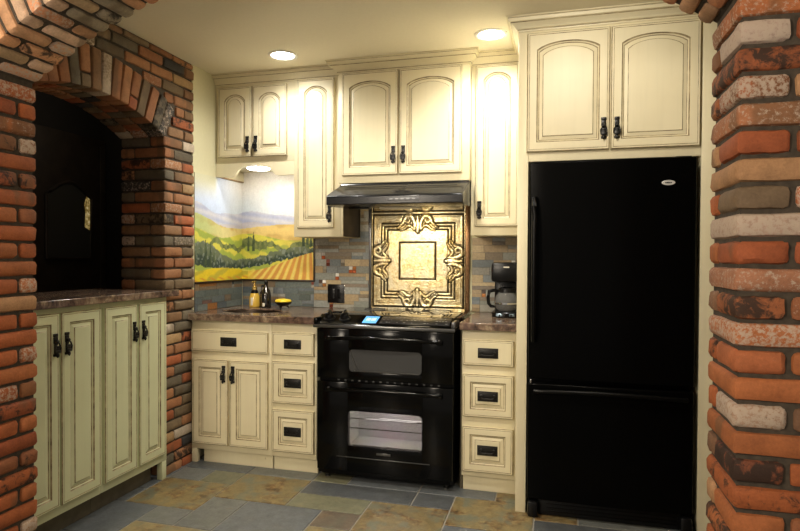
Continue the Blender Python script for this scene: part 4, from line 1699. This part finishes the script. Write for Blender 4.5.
mb.build('control_marks', [M_PRINT], hd)
mb = MB()
A = Vector((0, HY + 0.012, 1.612)); Bq = Vector((0, HF - 0.012, 1.690))
M = Matrix.Translation(A) @ Matrix.Rotation(math.atan2(Bq.z - A.z, Bq.y - A.y), 4, 'X')
mb.box(hx0 + 0.06, hx1 - 0.06, 0.170, 0.176, 0.0, 0.002, 0.0008, 0, M)
mb.box(hx0 + 0.43, hx0 + 0.433, 0.02, 0.21, 0.0, 0.0015, 0.0005, 0, M)
mb.build('seam', [M_BLACK_S], hd)
mb = MB(); mb.box(hx0 + 0.10, hx0 + 0.22, HY + 0.10, HY + 0.16, 1.540, 1.5475, 0.002)
mb.build('lamp_lens', [M_BLACK_S], hd)
hl = light('hood_lamp', 'AREA', (-0.88, HY + 0.20, 1.538), 1.5, (1.0, 0.83, 0.55), (-0.88, D - 0.05, 1.20), 0.14)
hl.parent = hd
mb = MB(); mb.box(-1.00, -0.76, HY + 0.14, HY + 0.20, 1.539, 1.548, 0.002)
mb.build('lamp_lens', [simple('frosted_hood_lens', (0.8, 0.75, 0.6), 0.4)], hd)

# ------------------------------------------------------------------ refrigerator
fr = thing('refrigerator', 'tall black bottom-freezer refrigerator in the cream surround', 'refrigerator')
FX0, FX1, FY = -0.134, 0.606, 2.912
mb = MB(); mb.box(FX0 + 0.006, FX1 - 0.006, FY + 0.075, D - 0.05, 0.04, 1.712, 0.006)
mb.build('body', [M_BLACK_S], fr)


def fridge_door(z0, z1, label):
    n = 18
    poly = []
    for k in range(n + 1):
        t = k / n
        poly.append((FX0 + (FX1 - FX0) * t, FY + 0.016 - 0.016 * math.sin(PI * t) ** 0.6))
    poly += [(FX1, FY + 0.070), (FX0, FY + 0.070)]
    mb = MB(); mb.prism(poly, z0, z1, 'Z')
    o_ = mb.build('refrigerator_door', [M_FRIDGE], fr, smooth=40)
    o_['label'] = label
    bv = o_.modifiers.new('bevel', 'BEVEL'); bv.width = 0.008; bv.segments = 3; bv.limit_method = 'ANGLE'; bv.angle_limit = math.radians(50)
    return o_


du = fridge_door(0.675, 1.724, 'tall upper refrigerator door')
dl = fridge_door(0.088, 0.655, 'lower freezer drawer front')
# vertical handle along the left edge of the upper door
mb = MB()
pp = []
for k in range(17):
    t = k / 16
    pp.append((FX0 + 0.026, FY - 0.004 - 0.036 * math.sin(PI * t) ** 0.4, 0.86 + 0.69 * t))
mb.tube(pp, 0.0125, 12)
mb.build('handle', [M_BLACK_S], du)
# freezer handle lip
mb = MB()
poly = []
pp = []
for k in range(25):
    t = k / 24
    pp.append((FX0 + 0.03 + (FX1 - FX0 - 0.06) * t, FY - 0.001 - 0.020 * math.sin(PI * t) ** 0.5, 0.618 + 0.010 * math.sin(PI * t)))
mb.tube(pp, 0.011, 12)
mb.build('handle', [M_BLACK_S], dl)
# badge
mb = MB()
mb.lathe([(0.028, 0.0), (0.028, -0.0025), (0.024, -0.0035), (0.0235, -0.002), (0.001, -0.002)], (0.485, FY + 0.0045, 1.607), 32, axis='Y', sy=0.42)
bg = mb.build('badge', [M_SILVER], fr)
mb = MB()
for k, (dx, w_) in enumerate(((-0.014, 0.003), (-0.009, 0.005), (-0.003, 0.004), (0.003, 0.004), (0.009, 0.004))):
    mb.box(0.485 + dx, 0.485 + dx + w_, FY - 0.0005, FY + 0.003, 1.604, 1.610, 0.0003)
mb.build('lettering', [M_BLACK_S], bg)
mb = MB(); mb.box(FX0 + 0.02, FX1 - 0.02, FY + 0.045, FY + 0.074, 0.004, 0.084, 0.004)
gr = mb.build('base_grille', [M_PLASTIC], fr)
mb = MB()
for k in range(3): mb.box(FX0 + 0.09, FX1 - 0.06, FY + 0.0425, FY + 0.0452, 0.022 + k * 0.018, 0.030 + k * 0.018, 0.001)
mb.build('grille_slot', [M_BLACK_S], gr)
for x in (FX0 + 0.002, FX1 - 0.052):
    mb = MB(); mb.box(x, x + 0.05, FY + 0.002, FY + 0.074, 0.0, 0.078, 0.012)
    mb.build('corner_foot', [M_PLASTIC], fr)
mb = MB(); mb.box(FX1 - 0.09, FX1 - 0.02, FY + 0.02, FY + 0.09, 1.7125, 1.729, 0.004)
mb.build('hinge_cover', [M_PLASTIC], fr)
mb = MB(); mb.box(FX0 + 0.01, FX0 + 0.016, FY + 0.004, FY + 0.014, 0.656, 0.674, 0.001)
mb.build('hinge_pin', [M_CHROME], fr)

# ------------------------------------------------------------------ coffee maker
cm = thing('coffee_maker', 'black drip coffee maker with a glass carafe beside the refrigerator', 'coffee maker', (-0.285, 3.50, CT))
mb = MB()
mb.lathe([(0.086, 0.0), (0.088, 0.004), (0.088, 0.026), (0.080, 0.034), (0.074, 0.035)], (0, 0, 0), 36)
mb.box(-0.086, 0.080, 0.02, 0.11, 0.0005, 0.034, 0.006)
mb.build('base', [M_PLASTIC], cm)
mb = MB(); mb.box(-0.078, 0.076, 0.055, 0.112, 0.034, 0.25, 0.012)
mb.build('water_tank', [M_PLASTIC], cm)
mb = MB(); mb.box(-0.086, 0.082, -0.070, 0.112, 0.205, 0.318, 0.016)
hdp = mb.build('brew_head', [M_PLASTIC], cm)
mb = MB(); mb.box(-0.015, 0.018, -0.0715, -0.0695, 0.288, 0.295, 0.0004)
mb.build('name_plate', [M_LABELW], hdp)
mb = MB(); mb.box(-0.055, 0.050, -0.0855, -0.070, 0.008, 0.026, 0.003)
cpn = mb.build('control_strip', [simple('blue_grey_panel', (0.20, 0.27, 0.33), 0.15, 0.6)], cm)
mb = MB()
for x in (-0.035, 0.0, 0.03):
    mb = MB(); mb.lathe([(0.006, 0.0), (0.006, -0.003), (0.003, -0.004)], (x, -0.0855, 0.016), 12, axis='Y')
    mb.build('button', [M_BLACK], cpn)
mb = MB()
mb.lathe([(0.050, 0.0), (0.062, 0.012), (0.070, 0.045), (0.066, 0.080), (0.050, 0.110), (0.044, 0.125), (0.042, 0.125), (0.048, 0.109), (0.064, 0.080), (0.068, 0.045), (0.060, 0.014), (0.048, 0.002)], (0, -0.012, 0.036), 36)
cf = mb.build('carafe', [M_GLASSCLR], cm)
mb = MB(); mb.lathe([(0.0475, 0.108), (0.0525, 0.108), (0.0470, 0.128), (0.0445, 0.128)], (0, -0.012, 0.036), 36, cap=False)
mb.lathe([(0.046, 0.127), (0.046, 0.134), (0.02, 0.139), (0.01, 0.139)], (0, -0.012, 0.036), 30)
mb.build('carafe_lid', [M_PLASTIC], cf)
mb = MB()
mb.tube([(-0.045, -0.02, 0.150), (-0.075, -0.03, 0.155), (-0.100, -0.035, 0.148), (-0.106, -0.036, 0.115), (-0.102, -0.035, 0.080), (-0.090, -0.032, 0.062), (-0.068, -0.026, 0.060)], [0.008, 0.010, 0.011, 0.011, 0.010, 0.009, 0.007], 10)
mb.build('carafe_handle', [M_PLASTIC], cf)
mb = MB(); mb.lathe([(0.0705, 0.042), (0.0718, 0.042), (0.0718, 0.050), (0.0705, 0.050)], (0, -0.012, 0.036), 36, cap=False)
mb.build('carafe_band', [M_CHROME], cf)

# ------------------------------------------------------------------ outlet plate
op = thing('outlet', 'black wall outlet plate on the mosaic left of the tin panel', 'outlet', (-1.445, D - 0.0095, 1.011))
mb = MB(); mb.box(-0.060, 0.060, -0.008, -0.001, -0.063, 0.063, 0.003)
mb.build('plate', [M_PLASTIC], op)
for x in (-0.027, 0.027):
    mb = MB(); mb.box(x - 0.017, x + 0.017, -0.0092, -0.0075, -0.034, 0.034, 0.0005)
    mb.build('switch_rocker' if x < 0 else 'socket', [M_PLASTIC], op)
mb = MB(); mb.box(0.0602, 0.0625, -0.008, -0.001, -0.060, 0.060, 0.0005)
mb.build('plate_edge', [M_CHROME], op)

# ------------------------------------------------------------------ items by the sink
sb = thing('soap_dispenser', 'amber glass soap bottle with a black pump behind the sink', 'soap dispenser', (-1.995, 3.630, CT))
mb = MB(); mb.lathe([(0.030, 0.0), (0.036, 0.006), (0.037, 0.03), (0.035, 0.07), (0.024, 0.10), (0.014, 0.112), (0.014, 0.118)], (0, 0, 0), 24)
bo = mb.build('bottle', [M_AMBER], sb)
mb = MB(); mb.box(-0.009, 0.006, -0.0385, -0.034, 0.014, 0.066, 0.001)
mb.build('label_strip', [M_LABELW], bo)
mb = MB(); mb.lathe([(0.018, 0.1185), (0.018, 0.135), (0.010, 0.140), (0.008, 0.150), (0.008, 0.170), (0.012, 0.172), (0.012, 0.178), (0.004, 0.180)], (0, 0, 0), 20)
mb.tube([(0, 0, 0.174), (0, -0.025, 0.175), (0, -0.034, 0.168)], 0.0045, 8)
mb.build('pump', [simple('brass_pump', (0.55, 0.38, 0.12), 0.25, 0.8)], sb)
mb = MB(); mb.lathe([(0.0185, 0.093), (0.026, 0.0935), (0.0245, 0.108), (0.0175, 0.1175), (0.0145, 0.1175)], (0, 0, 0), 20, cap=False)
mb.build('collar', [M_BLACK_S], sb)

db = thing('bottle', 'slim black glass bottle with a ball stopper, right of the amber soap bottle', 'bottle', (-1.893, 3.600, CT))
mb = MB(); mb.lathe([(0.028, 0.0), (0.033, 0.004), (0.034, 0.08), (0.028, 0.115), (0.015, 0.135), (0.013, 0.158), (0.015, 0.160)], (0, 0, 0), 24)
bo = mb.build('glass', [simple('black_glass', (0.008, 0.007, 0.006), 0.08, spec=0.9)], db)
mb = MB(); mb.lathe([(0.009, 0.1605), (0.014, 0.168), (0.014, 0.178), (0.009, 0.186), (0.002, 0.188)], (0, 0, 0), 16)
mb.build('stopper', [M_IRON], db)
mb = MB(); mb.box(-0.008, 0.008, -0.036, -0.0325, 0.012, 0.034, 0.001)
mb.build('label_strip', [M_LABELW], bo)
db = thing('bottle', 'short rounded black bottle tucked between the amber and slim black bottles', 'bottle', (-1.945, 3.655, CT))
mb = MB(); mb.lathe([(0.020, 0.0), (0.026, 0.004), (0.027, 0.06), (0.020, 0.10), (0.011, 0.115), (0.010, 0.135)], (0, 0, 0), 20)
mb.build('glass', [simple('dark_brown_glass', (0.02, 0.012, 0.008), 0.1, spec=0.8)], db)
mb = MB(); mb.lathe([(0.012, 0.1355), (0.012, 0.150), (0.002, 0.153)], (0, 0, 0), 14)
mb.build('cap', [M_IRON], db)

di = thing('footed_dish', 'small black footed dish with a yellow filling, right of the black bottle', 'dish', (-1.745, 3.555, CT))
mb = MB(); mb.lathe([(0.012, 0.020), (0.030, 0.022), (0.050, 0.034), (0.060, 0.048), (0.057, 0.048), (0.045, 0.037), (0.02, 0.030), (0.004, 0.029)], (0, 0, 0), 28)
mb.build('bowl', [M_IRON], di)
for k in range(3):
    a = math.radians(90 + 120 * k + 180)
    mb = MB(); mb.tube([(0.022 * math.cos(a), 0.022 * math.sin(a), 0.023), (0.036 * math.cos(a), 0.036 * math.sin(a), 0.012), (0.034 * math.cos(a), 0.034 * math.sin(a), 0.004)], [0.006, 0.005, 0.0045], 8)
    mb.build('foot', [M_IRON], di)
mb = MB(); mb.lathe([(0.010, 0.0375), (0.046, 0.0400), (0.054, 0.052), (0.048, 0.062), (0.025, 0.066), (0.004, 0.063)], (0, 0, 0), 28)
mb.build('filling', [M_YEL], di)

# ------------------------------------------------------------------ ceiling lights
for (x, y, lab) in ((-1.55, 3.148, 'round recessed ceiling light above the left wall cabinets'), (-0.347, 3.119, 'round recessed ceiling light above the right wall cabinet, next to the refrigerator surround')):
    t = thing('recessed_light', lab, 'ceiling light', (x, y, CZ), 0, 'recessed ceiling lights')
    mb = MB(); mb.lathe([(0.085, -0.001), (0.085, -0.006), (0.076, -0.009), (0.066, -0.006), (0.066, -0.001)], (0, 0, 0), 40, cap=False)
    mb.build('trim_ring', [M_WHITE], t)
    mb = MB(); mb.lathe([(0.0655, -0.0012), (0.0655, -0.004), (0.04, -0.006), (0.002, -0.0065)], (0, 0, 0), 36)
    mb.build('lens', [M_LAMP], t)
t = thing('puck_light', 'round puck light under the short corner cabinet, lighting the mural', 'cabinet light', (-1.895, 3.50, 1.8475))
mb = MB(); mb.lathe([(0.084, -0.0005), (0.084, -0.009), (0.076, -0.011), (0.075, -0.0105)], (0, 0, 0), 30)
mb.build('housing', [M_WHITE], t)
mb = MB(); mb.lathe([(0.074, -0.0112), (0.068, -0.018), (0.03, -0.022), (0.002, -0.0225)], (0, 0, 0), 30)
mb.build('lens', [M_LAMP], t)
light('puck_lamp', 'SPOT', (-1.77, 3.56, 1.822), 1.5, (1.0, 0.90, 0.74), (-1.72, 3.72, 1.2), 0.03, 125, 0.8)
